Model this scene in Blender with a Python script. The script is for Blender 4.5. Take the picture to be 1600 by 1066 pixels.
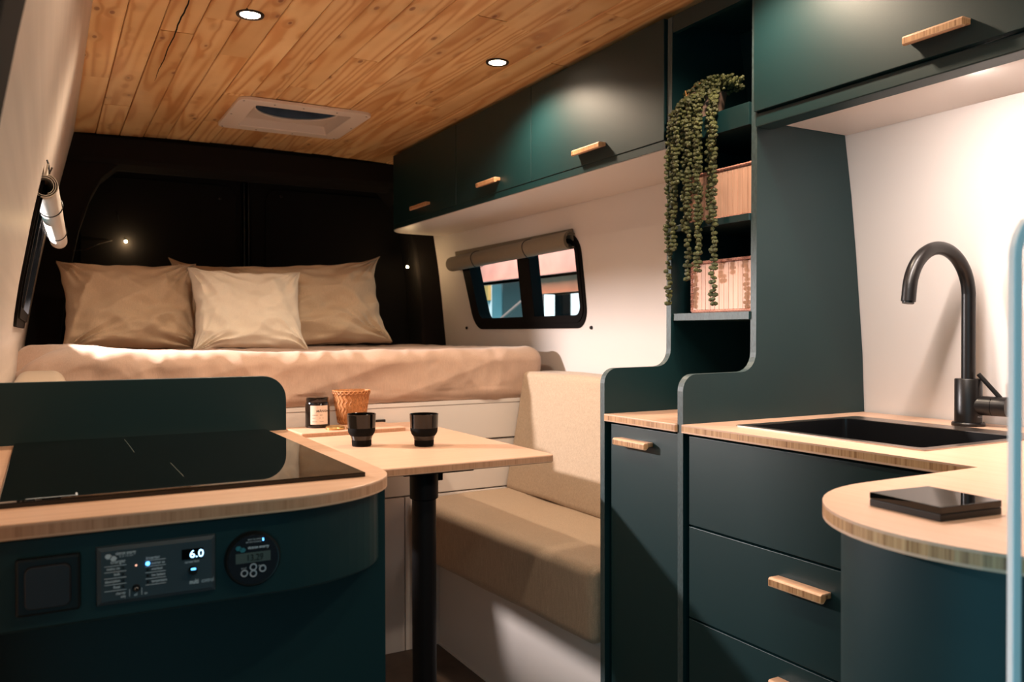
import bpy, bmesh, math, random
from mathutils import Vector, Matrix, noise
random.seed(7)
for o in list(bpy.data.objects): bpy.data.objects.remove(o)
SC = bpy.context.scene
COL = SC.collection
PI = math.pi
# ------------------------------------------------------------------ camera
F_PX, YAW, PITCH, ROLL, H = 1307.8, .50925, -.010076, -.0021737, 1.10
Fv = Vector((math.sin(YAW)*math.cos(PITCH), math.cos(YAW)*math.cos(PITCH), math.sin(PITCH)))
Rv = Fv.cross(Vector((0, 0, 1))).normalized(); Uv = Rv.cross(Fv)
c_, s_ = math.cos(ROLL), math.sin(ROLL)
R2 = Rv*c_ + Uv*s_; U2 = -Rv*s_ + Uv*c_
cam = bpy.data.cameras.new('camera'); camo = bpy.data.objects.new('camera', cam); COL.objects.link(camo)
cam.sensor_width = 36; cam.lens = 36*F_PX/1600
camo.matrix_world = Matrix(((R2.x, U2.x, -Fv.x, 0), (R2.y, U2.y, -Fv.y, 0), (R2.z, U2.z, -Fv.z, H), (0, 0, 0, 1)))
cam.clip_start = .02
cam.dof.use_dof = True; cam.dof.focus_distance = 1.75; cam.dof.aperture_fstop = 7.0
SC.camera = camo
# ------------------------------------------------------------------ world, exposure
SC.view_settings.view_transform = 'Standard'; SC.view_settings.look = 'None'
SC.view_settings.gamma = 1; SC.view_settings.use_curve_mapping = False
SC.view_settings.exposure = 1.15
SC.cycles.use_denoising = True
SC.cycles.max_bounces = 8; SC.cycles.diffuse_bounces = 5; SC.cycles.sample_clamp_indirect = 4
w = bpy.data.worlds.new('hall'); SC.world = w; w.use_nodes = True
w.node_tree.nodes['Background'].inputs[0].default_value = (.20, .56, .68, 1)
w.node_tree.nodes['Background'].inputs[1].default_value = .60

def light(name, kind, loc, energy, color, target=None, **kw):
    l = bpy.data.lights.new(name, kind); o = bpy.data.objects.new(name, l); COL.objects.link(o)
    l.energy = energy; l.color = color; o.location = loc
    for k, v in kw.items(): setattr(l, k, v)
    if target is not None:
        o.rotation_euler = (Vector(target)-Vector(loc)).to_track_quat('-Z', 'Y').to_euler()
    return o
# the work lamp in the hall, shining through the van's left window
light('hall_work_lamp', 'SPOT', (-.36, 2.90, 1.41), 118, (1, .85, .81), target=(1.5, 1.75, .9), spot_size=2.2, spot_blend=.4, shadow_soft_size=.03)
# unseen area lights added to brighten the space outside the right window
light('hall_fill_light', 'AREA', (3.2, 6.8, 3.4), 130, (1, .95, .9), target=(4.1, 6.6, 1.3), size=1.5)
light('hall_wall_fill', 'AREA', (5.0, 10.5, 4.0), 150, (1, .97, .95), target=(6.6, 11.0, 1.4), size=1.5)
WARM = (1, .78, .57)
DOWN = [(.455, 2.157), (1.17, 2.18), (.455, 1.22), (1.17, 1.22), (.455, .30), (1.17, .33)]
# ------------------------------------------------------------------ materials
def new_mat(name):
    m = bpy.data.materials.new(name); m.use_nodes = True
    nt = m.node_tree; b = nt.nodes['Principled BSDF']
    return m, nt, b
def N(nt, t, **kw):
    n = nt.nodes.new(t)
    for k, v in kw.items(): setattr(n, k, v)
    return n
def coords(nt, scale=(1, 1, 1), kind='Object', rnd=0):
    tc = N(nt, 'ShaderNodeTexCoord'); mp = N(nt, 'ShaderNodeMapping')
    mp.inputs['Scale'].default_value = scale
    nt.links.new(tc.outputs[kind], mp.inputs[0])
    if rnd:
        oi = N(nt, 'ShaderNodeObjectInfo'); mu = N(nt, 'ShaderNodeVectorMath', operation='SCALE')
        cb = N(nt, 'ShaderNodeCombineXYZ')
        for i in range(3): nt.links.new(oi.outputs['Random'], cb.inputs[i])
        nt.links.new(cb.outputs[0], mu.inputs[0]); mu.inputs['Scale'].default_value = rnd
        nt.links.new(mu.outputs[0], mp.inputs['Location'])
    return mp
def ramp(nt, fac, stops):
    r = N(nt, 'ShaderNodeValToRGB'); e = r.color_ramp.elements
    while len(e) < len(stops): e.new(.5)
    for k, (p, c) in enumerate(stops):
        e[k].position = p; e[k].color = (*c, 1) if len(c) == 3 else c
    nt.links.new(fac, r.inputs[0]); return r
def bump(nt, b, h, strength, dist=.001):
    n = N(nt, 'ShaderNodeBump'); n.inputs['Strength'].default_value = strength; n.inputs['Distance'].default_value = dist
    nt.links.new(h, n.inputs['Height']); nt.links.new(n.outputs[0], b.inputs['Normal'])
def plain(name, col, rough=.5, metal=0, nscale=0, nstr=.2, var=0, scale=(1, 1, 1), spec=.5, coat=0, dist=.001):
    m, nt, b = new_mat(name)
    b.inputs['Base Color'].default_value = (*col, 1); b.inputs['Roughness'].default_value = rough
    b.inputs['Metallic'].default_value = metal; b.inputs['Specular IOR Level'].default_value = spec
    b.inputs['Coat Weight'].default_value = coat
    if nscale:
        mp = coords(nt, scale); n = N(nt, 'ShaderNodeTexNoise'); n.inputs['Scale'].default_value = nscale; n.inputs['Detail'].default_value = 6
        nt.links.new(mp.outputs[0], n.inputs[0])
        if nstr: bump(nt, b, n.outputs[0], nstr, dist)
        if var:
            r = ramp(nt, n.outputs[0], [(.3, tuple(c*(1-var) for c in col)), (.7, tuple(min(1, c*(1+var)) for c in col))])
            nt.links.new(r.outputs[0], b.inputs['Base Color'])
    return m
def emis(name, col, s, base=(0, 0, 0)):
    m, nt, b = new_mat(name); b.inputs['Base Color'].default_value = (*base, 1)
    b.inputs['Emission Color'].default_value = (*col, 1); b.inputs['Emission Strength'].default_value = s
    return m
def wood_pine():
    m, nt, b = new_mat('pine_planks')
    mp = coords(nt, (1, 1, 1), rnd=13.0)
    # knots
    km = N(nt, 'ShaderNodeMapping'); km.inputs['Scale'].default_value = (15, 7, 3); nt.links.new(mp.outputs[0], km.inputs[0])
    v = N(nt, 'ShaderNodeTexVoronoi'); v.inputs['Scale'].default_value = 1.0; nt.links.new(km.outputs[0], v.inputs[0])
    knot = ramp(nt, v.outputs['Distance'], [(0.0, (1, 1, 1)), (.07, (.8, .8, .8)), (.12, (.22, .22, .22)), (.34, (0, 0, 0))])
    # grain
    gm = N(nt, 'ShaderNodeMapping'); gm.inputs['Scale'].default_value = (1, .06, 1); nt.links.new(mp.outputs[0], gm.inputs[0])
    w1 = N(nt, 'ShaderNodeTexNoise'); w1.inputs['Scale'].default_value = 9; w1.inputs['Detail'].default_value = 1.5; nt.links.new(gm.outputs[0], w1.inputs[0])
    ml = N(nt, 'ShaderNodeMath', operation='MULTIPLY_ADD'); nt.links.new(w1.outputs[0], ml.inputs[0]); ml.inputs[1].default_value = 70
    kk = N(nt, 'ShaderNodeMath', operation='MULTIPLY'); nt.links.new(knot.outputs[0], kk.inputs[0]); kk.inputs[1].default_value = 9
    nt.links.new(kk.outputs[0], ml.inputs[2])
    sn = N(nt, 'ShaderNodeMath', operation='SINE'); nt.links.new(ml.outputs[0], sn.inputs[0])
    gr = N(nt, 'ShaderNodeMapRange'); nt.links.new(sn.outputs[0], gr.inputs[0]); gr.inputs[1].default_value = -1; gr.inputs[2].default_value = 1
    fn = N(nt, 'ShaderNodeTexNoise'); fn.inputs['Scale'].default_value = 3; fn.inputs['Detail'].default_value = 4; nt.links.new(mp.outputs[0], fn.inputs[0])
    col = ramp(nt, gr.outputs[0], [(0, (.94, .68, .37)), (.6, (.88, .59, .29)), (1, (.72, .39, .16))])
    lo = ramp(nt, fn.outputs[0], [(.3, (.80, .74, .66)), (.7, (1.0, 1.0, 1.0))])
    mx = N(nt, 'ShaderNodeMix', data_type='RGBA', blend_type='MULTIPLY'); mx.inputs[0].default_value = 1
    nt.links.new(col.outputs[0], mx.inputs[6]); nt.links.new(lo.outputs[0], mx.inputs[7])
    oi = N(nt, 'ShaderNodeObjectInfo'); rr = ramp(nt, oi.outputs['Random'], [(0, (.82, .76, .70)), (1, (1.05, 1.03, 1.0))])
    m3 = N(nt, 'ShaderNodeMix', data_type='RGBA', blend_type='MULTIPLY'); m3.inputs[0].default_value = 1
    nt.links.new(mx.outputs[2], m3.inputs[6]); nt.links.new(rr.outputs[0], m3.inputs[7])
    m2 = N(nt, 'ShaderNodeMix', data_type='RGBA'); nt.links.new(knot.outputs[0], m2.inputs[0])
    nt.links.new(m3.outputs[2], m2.inputs[6]); m2.inputs[7].default_value = (.22, .065, .018, 1)
    nt.links.new(m2.outputs[2], b.inputs['Base Color']); b.inputs['Roughness'].default_value = .42
    bump(nt, b, fn.outputs[0], .25, .006)
    return m
def bamboo(name, top1, top2, edge=True, axis='X', es=((.22, .09, .035), (.50, .27, .13), (.62, .38, .20))):
    m, nt, b = new_mat(name)
    sc = (2, 60, 60) if axis == 'X' else (60, 2, 60)
    mp = coords(nt, sc); n = N(nt, 'ShaderNodeTexNoise'); n.inputs['Scale'].default_value = 1.6; n.inputs['Detail'].default_value = 3
    nt.links.new(mp.outputs[0], n.inputs[0]); top = ramp(nt, n.outputs[0], [(.3, top1), (.7, top2)])
    ms = coords(nt, (150, 150, 2)); n2 = N(nt, 'ShaderNodeTexNoise'); n2.inputs['Scale'].default_value = 1.3; n2.inputs['Detail'].default_value = 3; n2.inputs['Roughness'].default_value = .7
    nt.links.new(ms.outputs[0], n2.inputs[0])
    ed = ramp(nt, n2.outputs[0], [(.3, es[0]), (.5, es[1]), (.75, es[2])])
    tc = N(nt, 'ShaderNodeTexCoord'); sp = N(nt, 'ShaderNodeSeparateXYZ'); nt.links.new(tc.outputs['Generated'], sp.inputs[0])
    mk = ramp(nt, sp.outputs[2], [(.0, (0, 0, 0)), (.17, (0, 0, 0)), (.2, (1, 1, 1)), (.8, (1, 1, 1))])
    e2 = mk.color_ramp.elements.new(.84); e2.color = (0, 0, 0, 1)
    g = N(nt, 'ShaderNodeNewGeometry'); s2 = N(nt, 'ShaderNodeSeparateXYZ'); nt.links.new(g.outputs['Normal'], s2.inputs[0])
    ab = N(nt, 'ShaderNodeMath', operation='ABSOLUTE'); nt.links.new(s2.outputs[2], ab.inputs[0])
    lt = N(nt, 'ShaderNodeMath', operation='LESS_THAN'); nt.links.new(ab.outputs[0], lt.inputs[0]); lt.inputs[1].default_value = .5
    mu = N(nt, 'ShaderNodeMath', operation='MULTIPLY'); nt.links.new(lt.outputs[0], mu.inputs[0]); nt.links.new(mk.outputs[0], mu.inputs[1])
    mx = N(nt, 'ShaderNodeMix', data_type='RGBA'); nt.links.new(mu.outputs[0], mx.inputs[0])
    nt.links.new(top.outputs[0], mx.inputs[6]); nt.links.new(ed.outputs[0], mx.inputs[7])
    nt.links.new(mx.outputs[2], b.inputs['Base Color']); b.inputs['Roughness'].default_value = .38
    return m
def fabric(name, col, var=.12, scale=900, rough=.9, bstr=.35, sheen=.15):
    m, nt, b = new_mat(name)
    mp = coords(nt); a = N(nt, 'ShaderNodeTexNoise'); a.inputs['Scale'].default_value = scale; a.inputs['Detail'].default_value = 2
    nt.links.new(mp.outputs[0], a.inputs[0])
    mv = coords(nt, (700, 700, 30)); v = N(nt, 'ShaderNodeTexNoise'); v.inputs['Scale'].default_value = 1; v.inputs['Detail'].default_value = 2; nt.links.new(mv.outputs[0], v.inputs[0])
    ad = N(nt, 'ShaderNodeMath', operation='ADD'); nt.links.new(a.outputs[0], ad.inputs[0]); nt.links.new(v.outputs[0], ad.inputs[1])
    hf = N(nt, 'ShaderNodeMath', operation='MULTIPLY'); nt.links.new(ad.outputs[0], hf.inputs[0]); hf.inputs[1].default_value = .5
    r = ramp(nt, hf.outputs[0], [(.35, tuple(c*(1-var) for c in col)), (.65, tuple(min(1, c*(1+var)) for c in col))])
    nt.links.new(r.outputs[0], b.inputs['Base Color']); b.inputs['Roughness'].default_value = rough
    b.inputs['Sheen Weight'].default_value = sheen; b.inputs['Specular IOR Level'].default_value = .15
    bump(nt, b, hf.outputs[0], bstr, .0006)
    return m
M = {}
M['pine'] = wood_pine()
M['bamboo'] = bamboo('bamboo_top', (.54, .32, .20), (.62, .39, .26), es=((.36, .18, .095), (.46, .25, .145), (.54, .31, .19)))
M['bamboo_y'] = bamboo('bamboo_top_lengthwise', (.58, .36, .245), (.65, .42, .30), axis='Y')
M['grip'] = bamboo('bamboo_grip', (.56, .32, .19), (.64, .39, .245))
M['table'] = bamboo('birch_table_top', (.54, .32, .21), (.60, .37, .25), es=((.34, .17, .09), (.44, .24, .14), (.50, .28, .17)))
M['green'] = plain('dark_green_paint', (.0013, .021, .024), .46, nscale=900, nstr=.10, spec=.5)
M['lit_edge'] = plain('lit_green_edge', (.035, .058, .062), .5, nscale=300, nstr=.5, var=.35, scale=(1, 1, .3))  # same green paint; lamp light on the edges put into a paler colour
M['white'] = plain('white_paint', (.72, .66, .62), .42, nscale=12, nstr=.15, dist=.004)
M['white_flat'] = plain('white_board', (.68, .62, .58), .5, nscale=30, nstr=.05)
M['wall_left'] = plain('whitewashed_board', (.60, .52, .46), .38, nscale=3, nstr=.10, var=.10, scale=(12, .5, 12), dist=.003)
M['felt'] = plain('black_felt', (.011, .009, .008), .95, nscale=700, nstr=.8, var=.5, spec=.2)
M['felt_door'] = plain('black_felt_panel', (.007, .006, .006), .95, nscale=700, nstr=.8, var=.4, spec=.2)
M['black'] = plain('black_plastic', (.006, .006, .006), .35, spec=.4)
M['rubber'] = plain('black_rubber', (.006, .005, .005), .7, spec=.08)
M['black_matt'] = plain('matt_black_metal', (.006, .005, .005), .33, spec=.35, nscale=400, nstr=.05)
M['post'] = plain('black_powder_coat', (.004, .004, .005), .5, spec=.15)
M['gloss'] = plain('black_glass', (.002, .002, .002), .02, spec=.5)
M['cup_gloss'] = plain('black_glaze', (.002, .002, .002), .08)
M['cup_matt'] = plain('black_clay', (.003, .003, .003), .7, spec=.1)
M['sheet'] = fabric('washed_sheet', (.48, .33, .25), .10)
M['pillow'] = fabric('sand_linen', (.60, .45, .305), .12)
M['pillow2'] = fabric('cream_linen', (.80, .70, .57), .06)
M['cushion'] = fabric('beige_upholstery', (.42, .315, .225), .22, scale=500)
M['blind'] = fabric('taupe_canvas', (.23, .19, .135), .12)
M['blind_l'] = fabric('pale_canvas', (.62, .56, .48), .08)
M['floor'] = plain('brown_vinyl', (.085, .058, .042), .6, nscale=9, nstr=.05, var=.35)
M['frame_white'] = plain('white_plastic', (.78, .69, .62), .35)
M['hatch_in'] = plain('white_grey_plastic', (.60, .52, .46), .5)
M['screw'] = plain('screw_steel', (.25, .22, .2), .3, 1)
M['steel'] = plain('brushed_steel', (.42, .36, .32), .28, 1)
M['skylight'] = plain('smoked_acrylic', (.035, .06, .10), .15, nscale=8, var=.3, nstr=0)
M['lamp'] = emis('lamp_glow', (1, .80, .60), 14)
M['bulb'] = emis('bulb_glow', (1, .72, .35), 60)
M['panel_grey'] = plain('blue_grey_plastic', (.028, .045, .058), .45, nscale=1500, nstr=.15)
M['print'] = plain('pale_print', (.50, .58, .64), .6)
M['ledb'] = emis('blue_led', (.08, .38, 1), 2.6)
M['led_digit'] = emis('blue_digits', (.35, .68, 1), 1.9)
M['led_off'] = plain('dark_led', (.012, .008, .008), .3)
M['amber'] = emis('amber_led', (1, .5, .35), .8)
M['lcd'] = plain('grey_lcd', (.075, .10, .095), .25)
M['lcd_ink'] = plain('lcd_ink', (.008, .012, .012), .4)
M['logo'] = plain('teal_print', (.02, .16, .20), .5)
M['ring'] = plain('grey_ring_print', (.35, .38, .42), .4)
M['glassy'] = plain('amber_black_glass', (.006, .004, .003), .08)
M['paper'] = plain('label_paper', (.66, .50, .40), .7)
M['ink'] = plain('label_ink', (.05, .035, .03), .8)
M['rattan'] = plain('rattan', (.42, .17, .055), .6, nscale=200, nstr=.4, var=.3)
M['brass'] = plain('brass_lid', (.62, .40, .16), .3, .9)
M['slat'] = plain('bamboo_slat', (.66, .38, .27), .5, nscale=3, nstr=.05, var=.14, scale=(60, 60, 2))
M['weave'] = plain('pink_weave', (.52, .235, .175), .75, nscale=450, nstr=1, var=.35)
M['leaf'] = plain('succulent_green', (.060, .066, .020), .6, nscale=40, nstr=0, var=.45)
M['stem'] = plain('plant_stem', (.05, .055, .02), .6)
M['twig'] = plain('raffia', (.55, .28, .10), .7)
M['pot'] = plain('taupe_pot', (.20, .13, .10), .7)
M['ice_white'] = plain('ice_white_metal', (.90, .88, .90), .25)
m, nt, b = new_mat('window_glass'); nt.nodes.remove(b)   # thin clear pane: fresnel reflection over clear transmission
tb = N(nt, 'ShaderNodeBsdfTransparent'); tb.inputs[0].default_value = (.93, .96, .97, 1)
gb = N(nt, 'ShaderNodeBsdfGlossy'); gb.inputs['Roughness'].default_value = .01
lw = N(nt, 'ShaderNodeLayerWeight'); lw.inputs[0].default_value = .5; fr = N(nt, 'ShaderNodeMath', operation='POWER'); nt.links.new(lw.outputs['Facing'], fr.inputs[0]); fr.inputs[1].default_value = 5
ms = N(nt, 'ShaderNodeMixShader')
nt.links.new(fr.outputs[0], ms.inputs[0]); nt.links.new(tb.outputs[0], ms.inputs[1]); nt.links.new(gb.outputs[0], ms.inputs[2])
nt.links.new(ms.outputs[0], nt.nodes['Material Output'].inputs[0]); M['glass'] = m
M['beam_red'] = plain('red_primer_beam', (.50, .20, .15), .6, nscale=4, nstr=0, var=.15)
M['beam_orange'] = plain('orange_primer_beam', (.42, .13, .06), .6, nscale=4, nstr=0, var=.15)
M['hall_wall'] = plain('pale_hall_cladding', (.58, .58, .57), .7, nscale=2, nstr=0, var=.12)
M['grey_post'] = plain('grey_post', (.20, .13, .11), .6)
M['yellow'] = plain('ochre_board', (.40, .22, .06), .7)
# ------------------------------------------------------------------ mesh helpers
class MB:
    def __init__(s): s.v = []; s.f = []
    def add(s, vs, fs):
        k = len(s.v); s.v += [tuple(p) for p in vs]; s.f += [tuple(i+k for i in f) for f in fs]; return s
    def box(s, x0, x1, y0, y1, z0, z1):
        vs = [(x, y, z) for z in (z0, z1) for y in (y0, y1) for x in (x0, x1)]
        return s.add(vs, [(0, 2, 3, 1), (4, 5, 7, 6), (0, 1, 5, 4), (2, 6, 7, 3), (0, 4, 6, 2), (1, 3, 7, 5)])
    def prism(s, pts, axis, a, b):
        def P(u, v, w):
            return {'X': (w, u, v), 'Y': (u, w, v), 'Z': (u, v, w)}[axis]
        n = len(pts); vs = [P(u, v, a) for u, v in pts] + [P(u, v, b) for u, v in pts]
        return s.add(vs, [tuple(range(n))[::-1], tuple(range(n, 2*n))] + [(i, (i+1) % n, n+(i+1) % n, n+i) for i in range(n)])
    def lathe(s, prof, c, n=32, axis='Z', cap=True):
        vs = []; fs = []
        for r, h in prof:
            for k in range(n):
                a = 2*PI*k/n; u, v = r*math.cos(a), r*math.sin(a)
                p = {'Z': (u, v, h), 'X': (h, u, v), 'Y': (u, h, v)}[axis]
                vs.append((c[0]+p[0], c[1]+p[1], c[2]+p[2]))
        for j in range(len(prof)-1):
            for k in range(n):
                k2 = (k+1) % n; fs.append((j*n+k, j*n+k2, (j+1)*n+k2, (j+1)*n+k))
        if cap: fs.append(tuple(range(n))[::-1]); fs.append(tuple(range((len(prof)-1)*n, len(prof)*n)))
        return s.add(vs, fs)
    def tube(s, path, r, n=10, cap=True):
        path = [Vector(p) for p in path]; vs = []; fs = []; up = None
        rs = r if isinstance(r, (list, tuple)) else [r]*len(path)
        for i, p in enumerate(path):
            t = (path[min(i+1, len(path)-1)] - path[max(i-1, 0)]).normalized()
            if up is None:
                up = Vector((0, 0, 1)) if abs(t.z) < .9 else Vector((1, 0, 0))
            a = t.cross(up).normalized(); bb = a.cross(t).normalized(); up = bb
            for k in range(n):
                th = 2*PI*k/n; vs.append(p + (a*math.cos(th) + bb*math.sin(th))*rs[i])
        for i in range(len(path)-1):
            for k in range(n):
                k2 = (k+1) % n; fs.append((i*n+k, i*n+k2, (i+1)*n+k2, (i+1)*n+k))
        if cap: fs.append(tuple(range(n))[::-1]); fs.append(tuple(range((len(path)-1)*n, len(path)*n)))
        return s.add(vs, fs)
    def ring(s, outer, inner, f0, f1):
        n = len(outer); vs = [f0(*p) for p in outer]+[f0(*p) for p in inner]+[f1(*p) for p in outer]+[f1(*p) for p in inner]
        fs = []
        for i in range(n):
            j = (i+1) % n
            fs += [(i, j, n+j, n+i), (2*n+i, 3*n+i, 3*n+j, 2*n+j), (i, 2*n+i, 2*n+j, j), (n+i, n+j, 3*n+j, 3*n+i)]
        return s.add(vs, fs)
def rrect(x0, x1, y0, y1, r, seg=6):
    pts = []
    rr = r if isinstance(r, (tuple, list)) else (r,)*4
    for (cx, cy, a0), q in zip(((x1, y1, 0), (x0, y1, 90), (x0, y0, 180), (x1, y0, 270)), rr):
        sx = -1 if cx == x1 else 1; sy = -1 if cy == y1 else 1
        for k in range(seg+1):
            a = math.radians(a0+90*k/seg); pts.append((cx+sx*q+q*math.cos(a), cy+sy*q+q*math.sin(a)))
    return pts
def obj(name, mb, m, parent=None, bevel=0, smooth=False, seg=2, kind=None, label=None, weld=False, fix=True):
    me = bpy.data.meshes.new(name); me.from_pydata(mb.v, [], mb.f)
    bm = bmesh.new(); bm.from_mesh(me)
    if weld: bmesh.ops.remove_doubles(bm, verts=bm.verts, dist=1e-5)
    if fix: bmesh.ops.recalc_face_normals(bm, faces=bm.faces)
    if bevel:
        es = [e for e in bm.edges if len(e.link_faces) == 2 and e.calc_face_angle(0) > .6]
        bmesh.ops.bevel(bm, geom=es, offset=bevel, segments=seg, profile=.5, affect='EDGES', clamp_overlap=True)
    off = Vector(parent['o']) if parent is not None and 'o' in parent else Vector((0, 0, 0))
    if off.length: bmesh.ops.translate(bm, verts=bm.verts, vec=-off)
    bm.to_mesh(me); bm.free()
    me.materials.append(m)
    if smooth:
        me.shade_smooth()
        try: me.set_sharp_from_angle(angle=math.radians(38))
        except Exception: pass
    o = bpy.data.objects.new(name, me); COL.objects.link(o)
    if parent is not None:
        o.parent = parent; o['o'] = list(off)
    if kind: o['kind'] = kind
    if label: o['label'] = label
    return o
def thing(name, label, cat, loc, group=None):
    o = bpy.data.objects.new(name, None); COL.objects.link(o); o.location = loc; o['o'] = list(loc)
    o.empty_display_size = .05
    o['label'] = label; o['category'] = cat
    if group: o['group'] = group
    return o
def tag(o, label, cat, group=None):
    o['label'] = label; o['category'] = cat
    if group: o['group'] = group
    return o
def struct(name, mb, m, **kw):
    o = obj(name, mb, m, **kw)
    if kw.get('parent') is None: o['kind'] = 'structure'
    return o
def lerp_prof(P, z):
    if z <= P[0][0]: return P[0][1]
    for (a, u), (b2, v) in zip(P, P[1:]):
        if z <= b2:
            t = (z-a)/(b2-a); return u+(v-u)*t
    return P[-1][1]
XRP = [(0, 1.70), (.9, 1.715), (1.05, 1.708), (1.28, 1.685), (1.42, 1.668), (1.56, 1.645), (1.9, 1.585), (2.0, 1.56)]
XLP = [(0, -.08), (.9, -.078), (1.05, -.068), (1.2, -.045), (1.34, -.02), (1.5, .012), (1.64, .045), (1.9, .108), (2.0, .13)]
XR = lambda z: lerp_prof(XRP, z)
XL = lambda z: lerp_prof(XLP, z)
def text(s, size, fn, m, parent, name='lettering', align='LEFT', bold=0, shear=0, label=None, width=None):
    cu = bpy.data.curves.new('t', 'FONT'); cu.body = s; cu.size = size; cu.align_x = align; cu.offset = bold*size; cu.shear = shear
    cu.resolution_u = 3
    to = bpy.data.objects.new('t', cu); COL.objects.link(to)
    me = to.to_mesh(); mb = MB(); xs_ = [v.co.x for v in me.vertices]
    kx = width/(max(xs_)-min(xs_)) if width else 1
    mb.add([fn(v.co.x*kx, v.co.y) for v in me.vertices], [tuple(p.vertices) for p in me.polygons])
    to.to_mesh_clear(); bpy.data.objects.remove(to); bpy.data.curves.remove(cu)
    return obj(name, mb, m, parent, fix=False, label=label)
# ------------------------------------------------------------------ setting
struct('floor', MB().box(-.3, 1.9, -.9, 4.0, -.03, 0), M['floor'])
ZS = [0, .3, .6, .8, .9, 1.0, 1.06, 1.14, 1.2, 1.28, 1.34, 1.40, 1.44, 1.5, 1.56, 1.64, 1.75, 1.9, 2.02]
def wall(name, X, ys, hole, th, m, SL=0):
    mb = MB(); y0, y1, z0, z1 = hole
    zs = sorted(set(ZS+[z0, z1])); ys = sorted(set(ys+[y0, y1]))
    vs = []; fs = []; n = len(zs)
    for side in (0, 1):
        for y in ys:
            for z in zs: vs.append((X(z)+th*side, y+(SL*(min(max(z, z0), z1)-z1) if y == y1 else 0), z))
    m0 = len(ys)*n
    for i in range(len(ys)-1):
        for j in range(n-1):
            if ys[i] >= y0-1e-6 and ys[i+1] <= y1+1e-6 and zs[j] >= z0-1e-6 and zs[j+1] <= z1+1e-6: continue
            q = (i*n+j, (i+1)*n+j, (i+1)*n+j+1, i*n+j+1)
            fs.append(q); fs.append(tuple(m0+k for k in q[::-1]))
    iy0, iy1, iz0, iz1 = ys.index(y0), ys.index(y1), zs.index(z0), zs.index(z1)
    for i in range(iy0, iy1):
        for j in (iz0, iz1): fs.append((i*n+j, (i+1)*n+j, m0+(i+1)*n+j, m0+i*n+j))
    for j in range(iz0, iz1):
        for i in (iy0, iy1): fs.append((i*n+j, i*n+j+1, m0+i*n+j+1, m0+i*n+j))
    for i in (0, len(ys)-1):
        for j in range(n-1): fs.append((i*n+j, i*n+j+1, m0+i*n+j+1, m0+i*n+j))
    mb.add(vs, fs); return struct(name, mb, m, smooth=True, fix=False)
wall('wall_right', XR, [-.9, 0, 1, 2, 3, 3.72], (2.52, 3.43, 1.14, 1.44), .03, M['white'], .25)
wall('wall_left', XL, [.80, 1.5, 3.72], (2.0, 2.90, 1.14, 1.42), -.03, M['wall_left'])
# dark pillar beside the open sliding door, header over it
mb = MB(); mb.prism([(XL(z)+.002, z) for z in ZS]+[(XL(z)-.12, z) for z in ZS[::-1]], 'Y', .64, .80)
struct('trim_1', mb, M['felt'], bevel=.006)
mb = MB().box(-.10, .13, -.9, .64, 1.86, 2.02); struct('trim_2', mb, M['felt'])
struct('wall_front', MB().box(-.12, 1.76, -.93, -.88, 0, 2.02), M['felt'])
# ceiling: backing plus planks
CZ = lambda x: 1.888+.014*(1-((x-.77)/.68)**2)
HX0, HX1, HY0, HY1 = .602, 1.026, 2.925, 3.322
mb = MB()
for (a, b2, c, d) in ((-.1, HX0-.01, -.9, 3.95), (HX1+.01, 1.7, -.9, 3.95), (HX0-.01, HX1+.01, -.9, HY0-.01), (HX0-.01, HX1+.01, HY1+.01, 3.95)):
    mb.box(a, b2, c, d, 1.925, 1.95)
ceil = struct('ceiling', mb, M['felt'])
YEND = 3.70
def plank(x0, x1, y0, y1, dz):
    mb = MB(); g = .0010
    a, b2 = x0+g, x1-g; za, zb = CZ(a)+dz, CZ(b2)+dz
    nx = 3; vs = []
    prof = [(a, za+.0022), (a+.002, za), (b2-.002, zb), (b2, zb+.0022), (b2, zb+.011), (a, za+.011)]
    mb.prism(prof, 'Y', y0+.0006, y1-.0006)
    return obj('plank', mb, M['pine'], ceil, label=None)
rp = random.Random(3)
PW = .0865; x = .095
while x < 1.60:
    x1 = x+PW
    ys = [-.6]; y = -.6+rp.uniform(.5, 1.6)
    while y < YEND-.25: ys.append(y); y += rp.uniform(.9, 1.9)
    ys.append(YEND)
    for ya, yb in zip(ys, ys[1:]):
        dz = rp.uniform(-.0012, .0012)
        if x1 > HX0 and x < HX1 and yb > HY0 and ya < HY1:
            if ya < HY0: plank(x, x1, ya, HY0, dz)
            if yb > HY1: plank(x, x1, HY1, yb, dz)
            if x < HX0: plank(x, HX0, max(ya, HY0), min(yb, HY1), dz)
            if x1 > HX1: plank(HX1, x1, max(ya, HY0), min(yb, HY1), dz)
        else: plank(x, x1, ya, yb, dz)
    x = x1
ck = [(.3065+.0012*math.sin(k*.9)+.0006*math.sin(k*3.3), 1.9+.95*k/30, .0014*math.sin(PI*k/30)**.5+.0002) for k in range(31)]
mb = MB(); mb.prism([(x-h, y) for x, y, h in ck]+[(x+h, y) for x, y, h in ck[::-1]], 'Z', CZ(.307)-.0016, CZ(.307)+.004)
obj('plank_crack', mb, M['felt_door'], ceil)
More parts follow.
